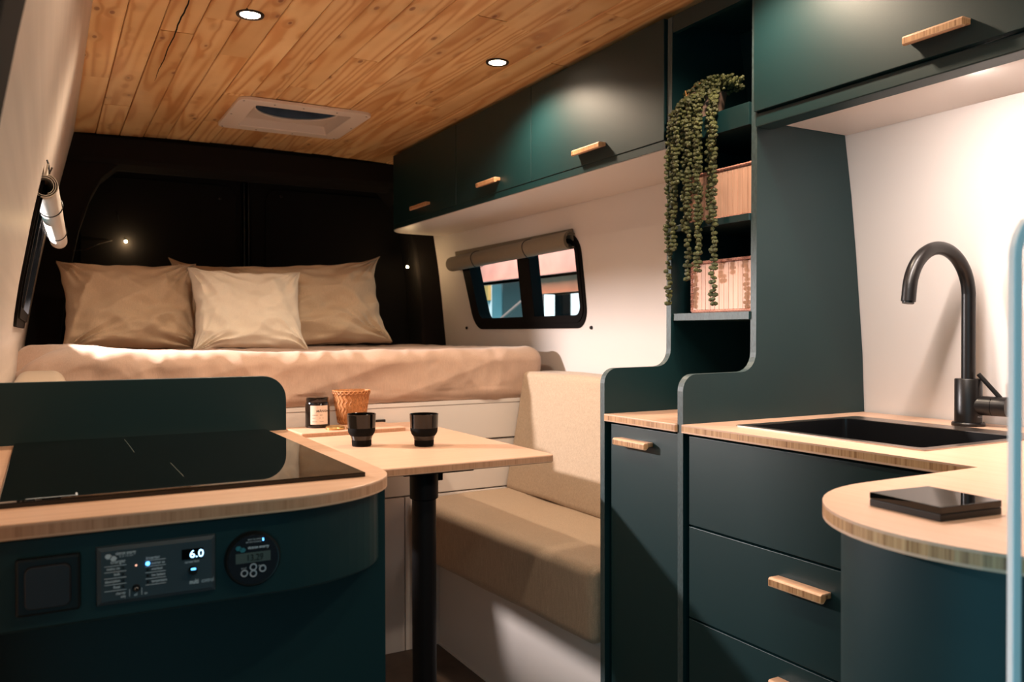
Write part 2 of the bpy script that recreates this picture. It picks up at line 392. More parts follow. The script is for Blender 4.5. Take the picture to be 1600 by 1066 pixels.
# rear of the van: felt covered header, pillars and the two doors
mb = MB().box(-.2, 1.85, 3.985, 4.01, 0, 2.02); struct('wall_back', mb, M['felt_door'])
mb = MB(); mb.prism([(3.72, 1.90), (3.70, 1.885), (3.70, 1.80), (3.715, 1.782), (3.76, 1.765), (3.82, 1.77), (3.98, 1.86), (3.98, 1.95), (3.72, 1.95)], 'X', .02, 1.62)
struct('trim_3', mb, M['felt'], bevel=.004)
for k, (X, sg) in enumerate(((XL, 1), (XR, -1))):
    mb = MB(); zs = [.7, .9, 1.05, 1.2, 1.35, 1.5, 1.64, 1.72, 1.78, 1.9]
    outer = [(X(z)-sg*.02, z) for z in zs]
    wd = [.13, .13, .12, .115, .11, .11, .12, .14, .19, .35]
    inner = [(X(z)+sg*q, z) for z, q in zip(zs, wd)]
    mb.prism(outer+inner[::-1], 'Y', 3.72, 3.90)
    struct('trim_%d' % (4+k), mb, M['felt'], bevel=.012)
for k, (a, b2) in enumerate(((.06, .785), (.815, 1.60))):
    mb = MB(); mb.box(a-.1*(k == 0), b2+.1*(k == 1), 3.90, 3.95, .6, 1.9)
    d = struct('door_%d' % (k+1), mb, M['felt_door'], bevel=.01)
    pn = MB(); pn.prism(rrect(a+.07, b2-.03, .95, 1.76, .06), 'Y', 3.893, 3.905)
    obj('door_panel', pn, M['felt_door'], d, bevel=.003)
    for (sx, sz) in ((a+.14, 1.73), (b2-.1, 1.70)):
        obj('trim_stud', MB().lathe([(.001, -.006), (.006, -.005), (.008, 0)], (sx, 3.893, sz), 12, 'Y'), M['black'], d, smooth=True)
mb = MB().box(.787, .792, 3.885, 3.95, .9, 1.78).box(.806, .811, 3.885, 3.95, .9, 1.78); struct('trim_6', mb, M['black'])
# ------------------------------------------------------------------ windows
def window(name, X, sg, y0, y1, z0, z1, r, wy0, wy1, wz0, mull, SL=0):
    fr = MB(); yk = lambda y, z: y+SL*(z-z1)*(y-y0)/(y1-y0)
    O = rrect(y0, y1, z0, z1, r, 8)
    I = rrect(y0+wy0, y1-wy1, z0+wz0, z1-.03, r*.55, 8)
    fr.ring(O, I, lambda y, z: (X(z)-sg*.006, yk(y, z), z), lambda y, z: (X(z)+sg*.05, yk(y, z), z))
    f = struct(name, fr, M['rubber'], smooth=True)
    mid = [(y0+wy0*.45, y1-wy1*.45, z0+wz0*.5, z1-.02)][0]
    O2 = rrect(mid[0], mid[1], mid[2], mid[3], r*.8, 8); I2 = rrect(y0+wy0+.006, y1-wy1-.006, z0+wz0+.006, z1-.036, r*.5, 8)
    o2 = MB().ring(O2, I2, lambda y, z: (X(z)-sg*.010, yk(y, z), z), lambda y, z: (X(z)-sg*.004, yk(y, z), z))
    obj('rubber_seal', o2, M['rubber'], f, smooth=True)
    mm = MB(); zz = [z0+wz0*.6, z1-.02]
    mm.prism([(X(zz[0])-sg*.004, zz[0]), (X(zz[1])-sg*.004, zz[1]), (X(zz[1])+sg*.045, zz[1]), (X(zz[0])+sg*.045, zz[0])], 'Y', mull[0], mull[1])
    obj('mullion', mm, M['rubber'], f, bevel=.003)
    for a, b2 in ((y0+wy0*.5, mull[0]), (mull[1], y1-wy1*.5)):
        gm = MB(); za, zb = z0+wz0*.5, z1-.01
        gm.prism([(X(za)+sg*.03, za), (X(zb)+sg*.03, zb), (X(zb)+sg*.034, zb), (X(za)+sg*.034, za)], 'Y', a, b2)
        obj('pane', gm, M['glass'], f)
    return f
window('window_1', XR, 1, 2.484, 3.465, 1.115, 1.46, .075, .026, .075, .042, (2.85, 2.945), .25)
window('window_2', XL, -1, 1.965, 2.935, 1.115, 1.44, .11, .03, .05, .035, (2.42, 2.485))
def blind(X, sg, ya, yb, xa, xb, za, zb, r, m, label, straps, flap):
    t = thing('window_blind', label, 'blind', ((xa+xb)/2, (ya+yb)/2, za))
    rb = MB(); n = 28; steps = 14
    # rolled canvas: a spiral section swept along the rod line
    sp = []
    for k in range(61):
        a = k/60*2.4*2*PI; q = r*(1-.16*(1-k/60)*2.2)
        sp.append((q*math.cos(a-1.2), q*math.sin(a-1.2)))
    back = [(u*(1-.0018/r), v*(1-.0018/r)) for u, v in sp]
    prof = sp+back[::-1]; vs = []; fs = []; L = len(prof)
    for i in range(steps+1):
        f = i/steps; y = ya+(yb-ya)*f; cx = xa+(xb-xa)*f; cz = za+(zb-za)*f
        for u, v in prof: 
            wv = 1+.02*noise.noise(Vector((u*40, y*7, v*40)))
            vs.append((cx+u*wv*(-sg), y, cz+v*wv))
    for i in range(steps):
        for k in range(L):
            k2 = (k+1) % L; fs.append((i*L+k, i*L+k2, (i+1)*L+k2, (i+1)*L+k))
    for i in (0, steps):
        for k in range(60): fs.append((i*L+k, i*L+k+1, i*L+L-2-k, i*L+L-1-k))
    rb.add(vs, fs); obj('rolled_canvas', rb, m, t, smooth=True, fix=True)
    fl = MB(); z1, z0 = flap
    fl.prism([(X(z1)-sg*.004, z1), (X(z0)-sg*.004, z0), (X(z0)-sg*.008, z0), (X(z1)-sg*.008, z1)], 'Y', ya+.005, yb-.005)
    obj('header_flap', fl, m, t)
    for y in straps:
        f = (y-ya)/(yb-ya); cx = xa+(xb-xa)*f; cz = za+(zb-za)*f
        st = MB(); st.lathe([(r*1.05, -.001), (r*1.05, .001)], (cx, y, cz), 28, 'Y', cap=False)
        for s2 in (0, 1): pass
        st.v = []; st.f = []
        pts = [(cx+r*1.06*math.cos(a), y+.004*math.sin(3*a), cz+r*1.06*math.sin(a)) for a in [k/24*2*PI for k in range(25)]]
        st.tube(pts, .0014, 6, cap=False)
        stp = obj('strap', st, M['black'], t, smooth=True)
        zz = z1-.022
        obj('snap_button', MB().lathe([(.0075, 0), (.0075, .003), (.005, .007), (.001, .008)], (0, 0, 0), 14, 'X'), M['black'], stp, smooth=True).location = \
            Vector((X(zz)-sg*.009-(.008 if sg > 0 else 0), y, zz)) - Vector(t['o'])
    return t
t = blind(XR, 1, 2.512, 3.50, 1.645, 1.640, 1.430, 1.414, .034, M['blind'], 'taupe canvas blind rolled above the window right of the bed', (2.80, 3.24), (1.472, 1.43))
for (y, z) in ((2.464, 1.117), (3.427, 1.122)):
    pass
t2 = blind(XL, -1, 1.98, 3.0, .002, .040, 1.405, 1.392, .026, M['blind_l'], 'pale canvas blind rolled above the window on the left wall', (2.25, 2.75), (1.452, 1.425))
for i, (y, z, l) in enumerate(((2.464, 1.117, 'small black snap stud on white wall right of the window'), (3.47, 1.122, 'small black snap stud on white wall left of the window, near the bed'))):
    tag(obj('snap_stud', MB().lathe([(.001, -.008), (.005, -.007), (.007, -.003), (.007, 0)], (XR(z), y, z), 14, 'X'), M['black'], smooth=True), l, 'stud')
# wire hook above the left blind
hk = MB().tube([(XL(1.46)+.003, 2.0, 1.462), (XL(1.46)+.006, 1.995, 1.45), (XL(1.46)+.007, 1.99, 1.432), (XL(1.46)+.012, 1.985, 1.445)], .002, 6)
tag(obj('wire_hook', hk, M['black'], smooth=True), 'small black wire hook on left wall above the rolled pale blind', 'hook')
# ------------------------------------------------------------------ hall outside the right window
tag(obj('hall_wall', MB().box(6.6, 6.7, 5, 16, 0, 4.5), M['hall_wall']), 'pale grey hall wall seen through the right window', 'wall')
def cladding():
    o = bpy.data.objects['hall_wall']
    for k in range(26):
        obj('cladding_panel', MB().box(6.56, 6.61, 5+k*.42, 5+k*.42+.40, 0, 4.5), M['hall_wall'], o, bevel=.01)
cladding()
tag(obj('steel_beam', MB().box(4.0, 4.25, 4.6, 10.5, 1.622, 1.86).box(3.96, 4.29, 4.6, 10.5, 1.622, 1.636), M['beam_red']), 'pinkish red painted steel beam outside the window, upper of two', 'beam')
tag(obj('steel_beam', MB().box(4.02, 4.2, 4.6, 6.68, 1.455, 1.60).box(4.0, 4.22, 4.6, 6.68, 1.455, 1.465), M['beam_orange']), 'orange red beam end below the pink beam outside the right pane', 'beam')
tag(obj('hall_post', MB().box(4.3, 4.55, 7.45, 7.90, 0, 1.9), M['grey_post'], bevel=.01), 'dark grey upright post outside the left pane of the window', 'post')
tag(obj('hall_post', MB().box(4.3, 4.5, 7.93, 8.16, 0, 1.9), M['hall_wall'], bevel=.01), 'pale blue upright post beside the grey post outside the window', 'post')
tag(obj('ochre_board', MB().box(6.50, 6.56, 12.46, 13.4, 1.64, 1.91), M['yellow'], bevel=.005), 'ochre yellow board outside the left pane of the window', 'board')
tag(obj('brace_pole', MB().tube([(4.05, 7.55, 1.20), (4.05, 6.65, 1.55)], .025, 12), M['grey_post'], smooth=True), 'dark slanting brace pole outside the window by the grey post', 'pole')
tag(obj('hall_post', MB().box(4.3, 4.4, 6.72, 6.86, 0, 1.62), M['rubber'], bevel=.01), 'narrow black upright post outside the right pane of the window', 'post')
la = thing('hall_lamp', 'bright white round hall lamp at top of the right pane', 'lamp', (4.4, 6.45, 2.02))
obj('diffuser', MB().lathe([(.24, 0), (.24, .02)], (4.4, 6.45, 2.0), 32), emis('hall_lamp_glow', (.95, .98, 1), 6), la, smooth=True)
obj('bracket', MB().box(4.2, 4.45, 6.42, 6.48, 1.861, 1.99), M['grey_post'], la)
obj('rim', MB().lathe([(.245, 0), (.26, 0), (.26, .04), (.245, .04)], (4.4, 6.45, 1.99), 32, cap=False), M['grey_post'], la, smooth=True)
# ------------------------------------------------------------------ soft shapes
def soft_box(x0, x1, y0, y1, z0, z1, r, nx, ny, nz, disp=None, warp=None):
    vs = {}; V = []; Fc = []
    def vid(i, j, k):
        if (i, j, k) in vs: return vs[(i, j, k)]
        p = Vector((x0+(x1-x0)*i/nx, y0+(y1-y0)*j/ny, z0+(z1-z0)*k/nz))
        q = Vector((min(max(p.x, x0+r), x1-r), min(max(p.y, y0+r), y1-r), min(max(p.z, z0+r), z1-r)))
        d = p-q
        if d.length > 1e-9: nn = d.normalized(); p = q+nn*r
        else: nn = Vector((0, 0, 1))
        if disp: p = p+nn*disp(p, nn)
        if warp: p = warp(p)
        vs[(i, j, k)] = len(V); V.append(tuple(p)); return vs[(i, j, k)]
    for k, kk in ((0, 0), (nz, 1)):
        for i in range(nx):
            for j in range(ny):
                q = (vid(i, j, k), vid(i+1, j, k), vid(i+1, j+1, k), vid(i, j+1, k)); Fc.append(q if kk else q[::-1])
    for j, kk in ((0, 1), (ny, 0)):
        for i in range(nx):
            for k in range(nz):
                q = (vid(i, j, k), vid(i+1, j, k), vid(i+1, j, k+1), vid(i, j, k+1)); Fc.append(q if kk else q[::-1])
    for i, kk in ((0, 0), (nx, 1)):
        for j in range(ny):
            for k in range(nz):
                q = (vid(i, j, k), vid(i, j+1, k), vid(i, j+1, k+1), vid(i, j, k+1)); Fc.append(q if kk else q[::-1])
    return MB().add(V, Fc)
def fold(a, sharp=1.0):
    return 1-min(1, abs(a)*sharp)
def NZ(x, y, z): return noise.noise(Vector((x, y, z)))
# bed base
BY = 2.70
t = thing('bed_platform', 'white bed platform front with drawer fronts under the mattress', 'bed', (.8, BY+.3, 0))
obj('carcass', MB().box(-.06, 1.68, BY+.03, 3.72, 0, .845), M['white_flat'], t)
obj('top_board', MB().box(-.06, 1.66, BY-.002, 3.72, .845, .858), M['white_flat'], t)
obj('upper_panel', MB().box(-.06, 1.66, BY, BY+.028, .716, .844), M['white_flat'], t, bevel=.0015)
obj('drawer_front', MB().box(-.06, 1.66, BY+.004, BY+.028, .536, .711), M['white_flat'], t, bevel=.0015)
obj('drawer_front', MB().box(-.06, 1.081, BY, BY+.028, 0.0, .531), M['white_flat'], t, bevel=.0015)
obj('drawer_front', MB().box(1.084, 1.66, BY, BY+.028, 0.0, .531), M['white_flat'], t, bevel=.0015)
for i, (x, l) in enumerate(((.985, 'small black catch on white bed front above the table edge, right of the cups'), (.79, 'small black catch on white bed front between candle jar and planter'))):
    tag(obj('table_catch', MB().box(x-.024*(1-i*.5), x+.024*(1-i*.5), BY-.012, BY, .797, .806+.008*i), M['black'], bevel=.001), l, 'catch')
# mattress and sheet
tag(obj('mattress', soft_box(-.05, 1.62, 2.74, 3.68, .859, 1.02, .03, 10, 8, 4), M['white_flat'], smooth=True), 'thick mattress wholly wrapped in the sheet on the bed platform', 'mattress')
def sheet_disp(p, n):
    d = 0
    top = max(0, n.z)
    side = 1-top
    # broad puffiness
    d += .008*NZ(p.x*2.2, p.y*2.5, 1.3)*1.2
    # hanging wrinkles on the front face, slanting
    s = p.x*1.0+p.z*.55
    a = NZ(s*5.5, p.y*1.5, p.z*3.0+4)*1.0
    b2 = NZ(p.x*3-p.z*9, 7.7, p.z*2)
    d += side*(.016*(1-abs(a)*2.6)*.6+.010*(1-abs(b2)*3.0)*.5+.005*NZ(p.x*22, 3, p.z*8))
    d += top*(.006*(1-abs(NZ(p.x*5, p.y*7, 2))*2.4)*.6+.0035*NZ(p.x*26, p.y*24, 5))
    # hem ridge on the front edge
    if p.y < 2.76: d += .005*(1-abs(NZ(p.x*13, 1, p.z*13))*2)*.6
    # left puff
    d += .030*math.exp(-((p.x-.02)/.16)**2)*top*math.exp(-((p.y-2.84)/.16)**2)
    return d
def sheet_warp(p):
    # left end slumps, right end rises slightly past the base
    f = max(0, min(1, (.10-p.x)/.16)); z = p.z
    if p.y < 2.8: z -= .05*f*f*max(0, (p.z-.86)/.17)
    y = p.y+.02*f
    if p.z < .9: y += .010*NZ(p.x*6, 2, 0)
    return Vector((p.x, y, z))
sh = soft_box(-.075, 1.635, 2.695, 3.71, .853, 1.040, .042, 300, 110, 34, sheet_disp, sheet_warp)
tag(obj('bed_sheet', sh, M['sheet'], smooth=True, fix=False), 'rumpled dusty pink fitted sheet over the whole bed', 'sheet')
def pillow(name, W, Hh, T, loc, tilt, yaw, m, label, seed, roll=0, group=None, ears=(1, 1, 1, 1), crease=.010, nn=90):
    R = Matrix.Rotation(yaw, 3, 'Z') @ Matrix.Rotation(tilt, 3, 'X') @ Matrix.Rotation(roll, 3, 'Y')
    V = []; Fc = []
    def shape(u, v, s):
        # pinch of the edges between the four corners
        ex = 1-.055*(1-v*v)*0 - .06*math.cos(v*PI/2)*abs(u)**3; ez = 1-.07*math.cos(u*PI/2)*abs(v)**3
        x = u*W/2*ex; z = v*Hh/2*ez
        cr = abs(u*v)**6
        q = ears[(0 if v > 0 else 2)+(1 if u > 0 else 0)]
        x *= 1+.05*cr*q; z *= 1+.07*cr*q
        e = max(0, (1-abs(u)**2.6))**.45*max(0, (1-abs(v)**2.6))**.45
        h = T/2*e
        if s > 0: h += 0
        # creases radiating from the corners
        w2 = 0
        for cu, cv in ((-1, -1), (1, -1), (-1, 1), (1, 1)):
            du, dv = u-cu, v-cv; rr = math.hypot(du, dv)+1e-4; an = math.atan2(dv, du)
            w2 += math.exp(-rr*1.9)*(1-abs(noise.noise(Vector((an*4.2, rr*.8, seed+cu*3+cv))))*2.6)
        n1 = 1-abs(NZ(u*1.6+seed, v*1.9, seed))*2.4
        n2 = NZ(u*5+seed, v*5, seed*2)
        ed = min(1, 6*(1-max(abs(u), abs(v)))+.25)
        h += ed*(crease*w2*1.5+crease*.9*n1+crease*.45*n2)*(1 if s > 0 else .6)
        x += .006*NZ(v*4, seed, u)*abs(u)**4; z += .007*NZ(u*4.5, seed+5, v)*abs(v)**4
        return Vector((x, -s*h, z))
    n = nn
    for s in (1, -1):
        for j in range(n+1):
            for i in range(n+1):
                u = math.sin((i/n*2-1)*PI/2); v = math.sin((j/n*2-1)*PI/2)
                p = R @ shape(u, v, s); V.append((p.x+loc[0], p.y+loc[1], p.z+loc[2]))
    K = (n+1)**2
    for j in range(n):
        for i in range(n):
            a = j*(n+1)+i; q = (a, a+1, a+n+2, a+n+1)
            Fc.append(q); Fc.append(tuple(K+k for k in q[::-1]))
    o = obj(name, MB().add(V, Fc), m, smooth=True, weld=True, fix=False)
    tag(o, label, 'pillow', group)
    return o
pillow('pillow', .46, .335, .17, (.283, 3.42, 1.195), -.30, .02, M['pillow'], 'sand coloured pillow leaning at left end of the bed', 1.7, roll=-.02, crease=.022)
pillow('pillow', .64, .36, .17, (.955, 3.45, 1.213), -.30, -.02, M['pillow'], 'large sand coloured pillow right of the cream one', 5.1, roll=-.075, ears=(.3, 2.0, 1, 1), crease=.022)
pillow('pillow', .44, .32, .14, (.68, 3.66, 1.225), -.15, 0, M['pillow'], 'sand coloured pillow mostly hidden behind the cream pillow', 8.4, roll=.03, ears=(2, 1, 1, 1))
pillow('pillow', .405, .315, .13, (.675, 3.26, 1.185), -.34, .02, M['pillow2'], 'square cream pillow in the middle of the bed, in front', 3.3, roll=.0, ears=(1, 1, 1.6, 1.2), crease=.015)
# ------------------------------------------------------------------ benches
t = thing('bench_base', 'white bench box under the beige seat cushion', 'bench', (1.45, 2.2, 0))
obj('front_panel', MB().box(1.211, 1.229, 1.625, BY-.002, 0, .318), M['white_flat'], t)
obj('seat_board', MB().box(1.192, 1.70, 1.625, BY-.002, .318, .334), M['white_flat'], t, bevel=.002)
obj('corner_bead', MB().box(1.206, 1.212, 1.64, BY-.002, 0, .006).box(1.204, 1.211, 1.64, BY-.004, .290, .318), M['white_flat'], t)
def cush_disp(p, n): return .004*NZ(p.x*5, p.y*5, p.z*5)+.0025*(1-abs(NZ(p.x*7, p.y*4, 9))*2)
def seat_warp(p):
    f = (BY-p.y)/1.0
    return Vector((p.x+(.06*f-.03)*max(0, 1-(p.x-1.1)/.4), p.y, p.z))
sc = thing('seat_cushion', 'thick beige upholstered seat cushion on the right bench', 'cushion', (1.4, 2.2, .335))
obj('cover', soft_box(1.128, 1.66, 1.675, BY-.004, .336, .524, .024, 60, 100, 24, lambda p, n: cush_disp(p, n)+.006*max(0, n.z)*math.sin(max(0, min(1, (p.x-1.13)/.5))*PI), seat_warp), M['cushion'], sc, smooth=True, fix=False)
sm = MB(); sm.tube([seat_warp(Vector((1.138, 1.678+0*q, .36+(.50-.36)*q/10))) for q in range(11)], .0022, 6)
obj('seam_piping', sm, M['cushion'], sc, smooth=True)
def back_warp(p):   # leans against the curved wall, wedge towards the top
    f = (p.z-.527)/.43
    return Vector((p.x+.075*f*(1 if p.x < 1.6 else .1), p.y, p.z))
tag(obj('back_cushion', soft_box(1.475, 1.70, 1.640, BY-.006, .527, .955, .016, 20, 80, 40, cush_disp, back_warp), M['cushion'], smooth=True, fix=False), 'beige upholstered backrest cushion standing on the right bench', 'cushion')
t = thing('bench_base', 'white bench box on the left, behind the hob cabinet', 'bench', (.15, 2.2, 0))
obj('front_panel', MB().box(.39, .41, 1.72, BY-.002, 0, .318), M['white_flat'], t)
obj('seat_board', MB().box(-.07, .43, 1.70, BY-.002, .318, .334), M['white_flat'], t)
tag(obj('seat_cushion', soft_box(-.07, .45, 1.70, BY-.004, .336, .52, .024, 20, 40, 10), M['cushion'], smooth=True, fix=False), 'beige seat cushion on the left bench behind the hob cabinet', 'cushion')
tag(obj('back_cushion', soft_box(-.072, .050, 1.70, BY-.012, .524, .998, .035, 20, 40, 24), M['cushion'], smooth=True, fix=False), 'beige backrest cushion peeking over the dark panel at far left', 'cushion')
# ------------------------------------------------------------------ table
ZT = .794
t = thing('table', 'wooden dining table on a black post between the benches', 'table', (.85, 2.2, 0))
tt = MB(); tt.prism(rrect(.50, 1.118, 1.778, 2.688, (.045, .02, .02, .018), 6), 'Z', ZT-.020, ZT)
obj('tabletop', tt, M['table'], t, bevel=.0035, seg=3)
obj('table_post', MB().lathe([(.0, 0), (.075, 0), (.075, .008), (.029, .014), (.029, .70)], (.795, 1.86, 0), 32), M['post'], t, smooth=True)
obj('post_sleeve', MB().lathe([(.029, .700), (.034, .703), (.0345, .772)], (.795, 1.86, 0), 32), M['post'], t, smooth=True)
obj('mounting_plate', MB().box(.72, .90, 1.80, 1.95, .768, .7735), M['post'], t, bevel=.002)
obj('clamp_lever', MB().box(.828, .842, 1.852, 1.868, .742, .768), M['post'], t, bevel=.002)
# cups
def cup(x, y, label):
    t = thing('cup', label, 'cup', (x, y, ZT), 'black stoneware cups')
    lo = [(.001, 0), (.0245, 0), (.0262, .003), (.0268, .022), (.0275, .025), (.034, .034), (.0365, .040), (.0372, .050)]
    obj('clay_body', MB().lathe(lo, (x, y, ZT), 40), M['cup_matt'], t, smooth=True)
    up = [(.0372, .050), (.0385, .083), (.0392, .0865), (.038, .0875), (.0365, .086), (.035, .045), (.025, .012), (.001, .010)]
    obj('glazed_rim', MB().lathe(up, (x, y, ZT), 40, cap=False), M['cup_gloss'], t, smooth=True)
cup(.7475, 2.175, 'black two-tone cup on the table, in front of the wooden tray')
cup(.894, 2.09, 'black two-tone cup standing alone toward the table middle')
# tray
tr = MB(); c = Vector((.825, 2.52)); an = .035
pts = [(c.x+math.cos(an)*a-math.sin(an)*b2, c.y+math.sin(an)*a+math.cos(an)*b2) for a, b2 in rrect(-.175, .155, -.085, .095, .006, 3)]
tr.prism(pts, 'Z', ZT, ZT+.012)
tag(obj('serving_board', tr, M['table'], bevel=.002), 'thin wooden serving board under candle jar and planter on table', 'board')
ZB = ZT+.012
jx, jy = .742, 2.575
t = thing('candle_jar', 'black glass candle jar with pale label on the board', 'candle', (jx, jy, ZB))
obj('jar', MB().lathe([(.001, 0), (.034, 0), (.0375, .003), (.0375, .074), (.035, .079)], (jx, jy, ZB), 40), M['glassy'], t, smooth=True)
obj('lid', MB().lathe([(.0335, .079), (.0345, .081), (.0345, .092), (.032, .0945), (.001, .0945)], (jx, jy, ZB), 40), M['glassy'], t, smooth=True)
A0 = -PI/2-.35
def wrap(u, v):
    a = A0+u/.0379; return (jx+.0379*math.cos(a), jy+.0379*math.sin(a), ZB+v)
lb = MB(); vs = []; fs = []
for i in range(15):
    u = -.020+.058*i/14
    for v in (.012, .070): vs.append(wrap(u, v))
for i in range(14): fs.append((2*i, 2*i+2, 2*i+3, 2*i+1))
lab = obj('paper_label', lb.add(vs, fs), M['paper'], t, smooth=True)
A1 = .0382
def wrap2(u, v):
    a = A0+u/.0379; return (jx+A1*math.cos(a), jy+A1*math.sin(a), ZB+v)
text('M\u00c5NGATA', .0095, lambda u, v: wrap2(u*1.15+.010-.011, v+.050), M['ink'], lab, bold=.02)
fl_ = MB()   # the fine print is too small to read in the photograph: rows of tiny ink dashes
for v, segs in ((.040, ((-.013, .004), (.010, .018))), (.031, ((-.014, -.004), (.008, .013), (.017, .021))), (.020, ((-.014, .002), (.009, .021)))):
    for u0, u1 in segs:
        k = 0; u = u0
        while u < u1:
            u2 = min(u1, u+.0016); q = [wrap2(u, v), wrap2(u2, v), wrap2(u2, v+.0014), wrap2(u, v+.0014)]; fl_.add(q, [(0, 1, 2, 3)]); u += .0022
obj('fine_print', fl_, M['ink'], lab, fix=False)
# rattan planter
px_, py_ = .868, 2.625
t = thing('rattan_planter', 'brown woven rattan cup shaped planter on the board', 'planter', (px_, py_, ZB))
prof = [(.001, 0), (.040, 0), (.042, .004), (.047, .030), (.053, .070), (.057, .100), (.060, .108), (.057, .109), (.053, .100), (.042, .012), (.001, .010)]
obj('shell', MB().lathe(prof, (px_, py_, ZB), 40, cap=False), M['rattan'], t, smooth=True)
wv = MB()
for k in range(26):
    pts = []
    for j in range(25):
        h = .004+.100*j/24; r = .042+(.0575-.042)*(h/.105)+.0012
        zz = (abs((h/.026) % 1-.5)-.25)*.30*(1 if k % 2 == 0 else 1)
        a = 2*PI*k/26+zz; pts.append((px_+r*math.cos(a), py_+r*math.sin(a), ZB+h))
    wv.tube(pts, .0014, 5)
obj('zigzag_weave', wv, M['rattan'], t, smooth=True, kind='stuff')
rm = MB()
for s2 in (1, -1):
    rm.tube([(px_+.060*math.cos(a), py_+.060*math.sin(a), ZB+.103+.005*s2*math.sin(a*14)) for a in [2*PI*k/140 for k in range(141)]], .0016, 5, cap=False)
obj('braided_rim', rm, M['rattan'], t, smooth=True)
lx, ly = .772, 2.490
t = thing('gold_disc', 'small gold coloured disc lying on the board before the planter', 'disc', (lx, ly, ZB))
obj('disc', MB().lathe([(.001, 0), (.027, 0), (.029, .002), (.029, .006), (.027, .008), (.001, .008)], (lx, ly, ZB), 36), M['brass'], t, smooth=True)
obj('raised_rim', MB().lathe([(.024, .008), (.026, .0095), (.028, .008)], (lx, ly, ZB), 36, cap=False), M['brass'], t, smooth=True)
tag(obj('wooden_clip', MB().box(.806, .856, 2.478, 2.486, ZB, ZB+.006).box(.807, .854, 2.488, 2.494, ZB, ZB+.005), M['brass'], bevel=.001), 'small flat golden clip on the board right of the disc', 'clip')
# ------------------------------------------------------------------ left block: hob cabinet
ZC = .909; TH = .017
def arc(cx, cy, a, b2, t0, t1, n=14): return [(cx+a*math.cos(math.radians(t0+(t1-t0)*k/n)), cy+b2*math.sin(math.radians(t0+(t1-t0)*k/n))) for k in range(n+1)]
XW = -.078
outl = lambda o: [(XW, .975+o)] + arc(.235, 1.115+0*o, .178-o, .140-o, -90, 0) + [(.415-o, 1.20), (.417-o, 1.66)] + [(XW, 1.66)]
tag(obj('worktop', MB().prism(outl(0), 'Z', ZC-TH, ZC), M['bamboo'], bevel=.0015), 'rounded bamboo worktop around the black hob at left', 'worktop')
t = thing('hob_cabinet', 'dark green cabinet at left carrying the hob and control band', 'cabinet', (.15, 1.35, 0))
band = [p for p in arc(.235, 1.115, .178-.012, .140-.012, -90, -8)]
bo = [(XW, .987)]+band; bi = [(x-(.012 if i > 3 else 0)*min(1, max(0, (i-3)/6)), y+.014) for i, (x, y) in enumerate(bo)]
mb = MB(); n = len(bo); zt_, zb_ = ZC-TH-.001, .795
mb.prism(bo+bi[::-1], 'Z', zb_, zt_)
cb = obj('control_band', mb, M['green'], t, bevel=.003)
obj('front_panel', MB().box(XW+.004, .4025, 1.075, 1.09, 0, ZC-TH-.001), M['green'], t, bevel=.001)
obj('side_panel', MB().box(.385, .4025, 1.0905, 1.645, 0, ZC-TH-.001), M['green'], t, bevel=.001)
obj('back_board', MB().box(XW+.004, .385, 1.63, 1.645, 0, ZC-TH-.001), M['green'], t)
pp = rrect(XW, .416, ZC-.05, 1.016, (.045, .002, .002, .002), 8)
tag(obj('divider_panel', MB().prism(pp, 'Y', 1.661, 1.677), M['green'], bevel=.001), 'dark green upright panel with rounded corner behind the hob', 'panel')
t = thing('induction_hob', 'black glass hob set on the left bamboo worktop', 'hob', (.16, 1.35, ZC))
obj('glass_plate', MB().box(-.046, .371, 1.064, 1.642, ZC, ZC+.006), M['gloss'], t, bevel=.001)
for a in ((.155, 1.15, .157, 1.28), (.12, 1.42, .122, 1.6)):
    obj('zone_mark', MB().box(a[0], a[0]+.0012, a[1], a[3], ZC+.006, ZC+.0062), M['lcd'], t)
obj('control_mark', MB().box(-.02, .03, 1.078, 1.080, ZC+.006, ZC+.0062).box(.03, .032, 1.078, 1.095, ZC+.006, ZC+.0062), M['print'], t)
# rocker switch, plane of the band at y=.987
YB_ = .987
KX = lambda x: x*.987
t = thing('rocker_switch', 'large black rocker switch left of the control display panel', 'switch', (-.002, YB_, .84))
sw = MB(); sw.prism(rrect(-.028, .031, .812, .871, .003, 3), 'Y', YB_-.008, YB_); obj('surround', sw, M['black'], t, bevel=.003)
sw = MB(); sw.prism(rrect(-.020, .022, .819, .863, .007, 4), 'Y', YB_-.012, YB_-.008); obj('rocker', sw, plain('switch_brown_black', (.018, .014, .016), .35), t, bevel=.0015)
# charger panel
t = thing('charger_panel', 'blue grey charger and inverter control panel with lit blue digits', 'control panel', (.105, YB_, .84))
X0, X1, Z0, Z1 = .0455, .1665, .8105, .874
yp = YB_-.006
vs = [(X0, YB_, Z0), (X1, YB_, Z0), (X1, YB_, Z1), (X0, YB_, Z1)]; e = .005
vs += [(X0+.001, yp+.002, Z0+.001), (X1-.001, yp+.002, Z0+.001), (X1-.001, yp+.002, Z1-.001), (X0+.001, yp+.002, Z1-.001)]
vs += [(X0+e, yp, Z0+e), (X1-e, yp, Z0+e), (X1-e, yp, Z1-e), (X0+e, yp, Z1-e)]
fs = [(8, 9, 10, 11)] + [(k+4*l, (k+1) % 4+4*l, (k+1) % 4+4*(l+1), k+4*(l+1)) for k in range(4) for l in (0, 1)] + [(3, 2, 1, 0)]
obj('faceplate', MB().add(vs, fs), M['panel_grey'], t)
PWd, PHt = X1-X0, Z1-Z0
def PX(u, v): return (X0+u*PWd, yp-.0003, Z0+v*PHt)
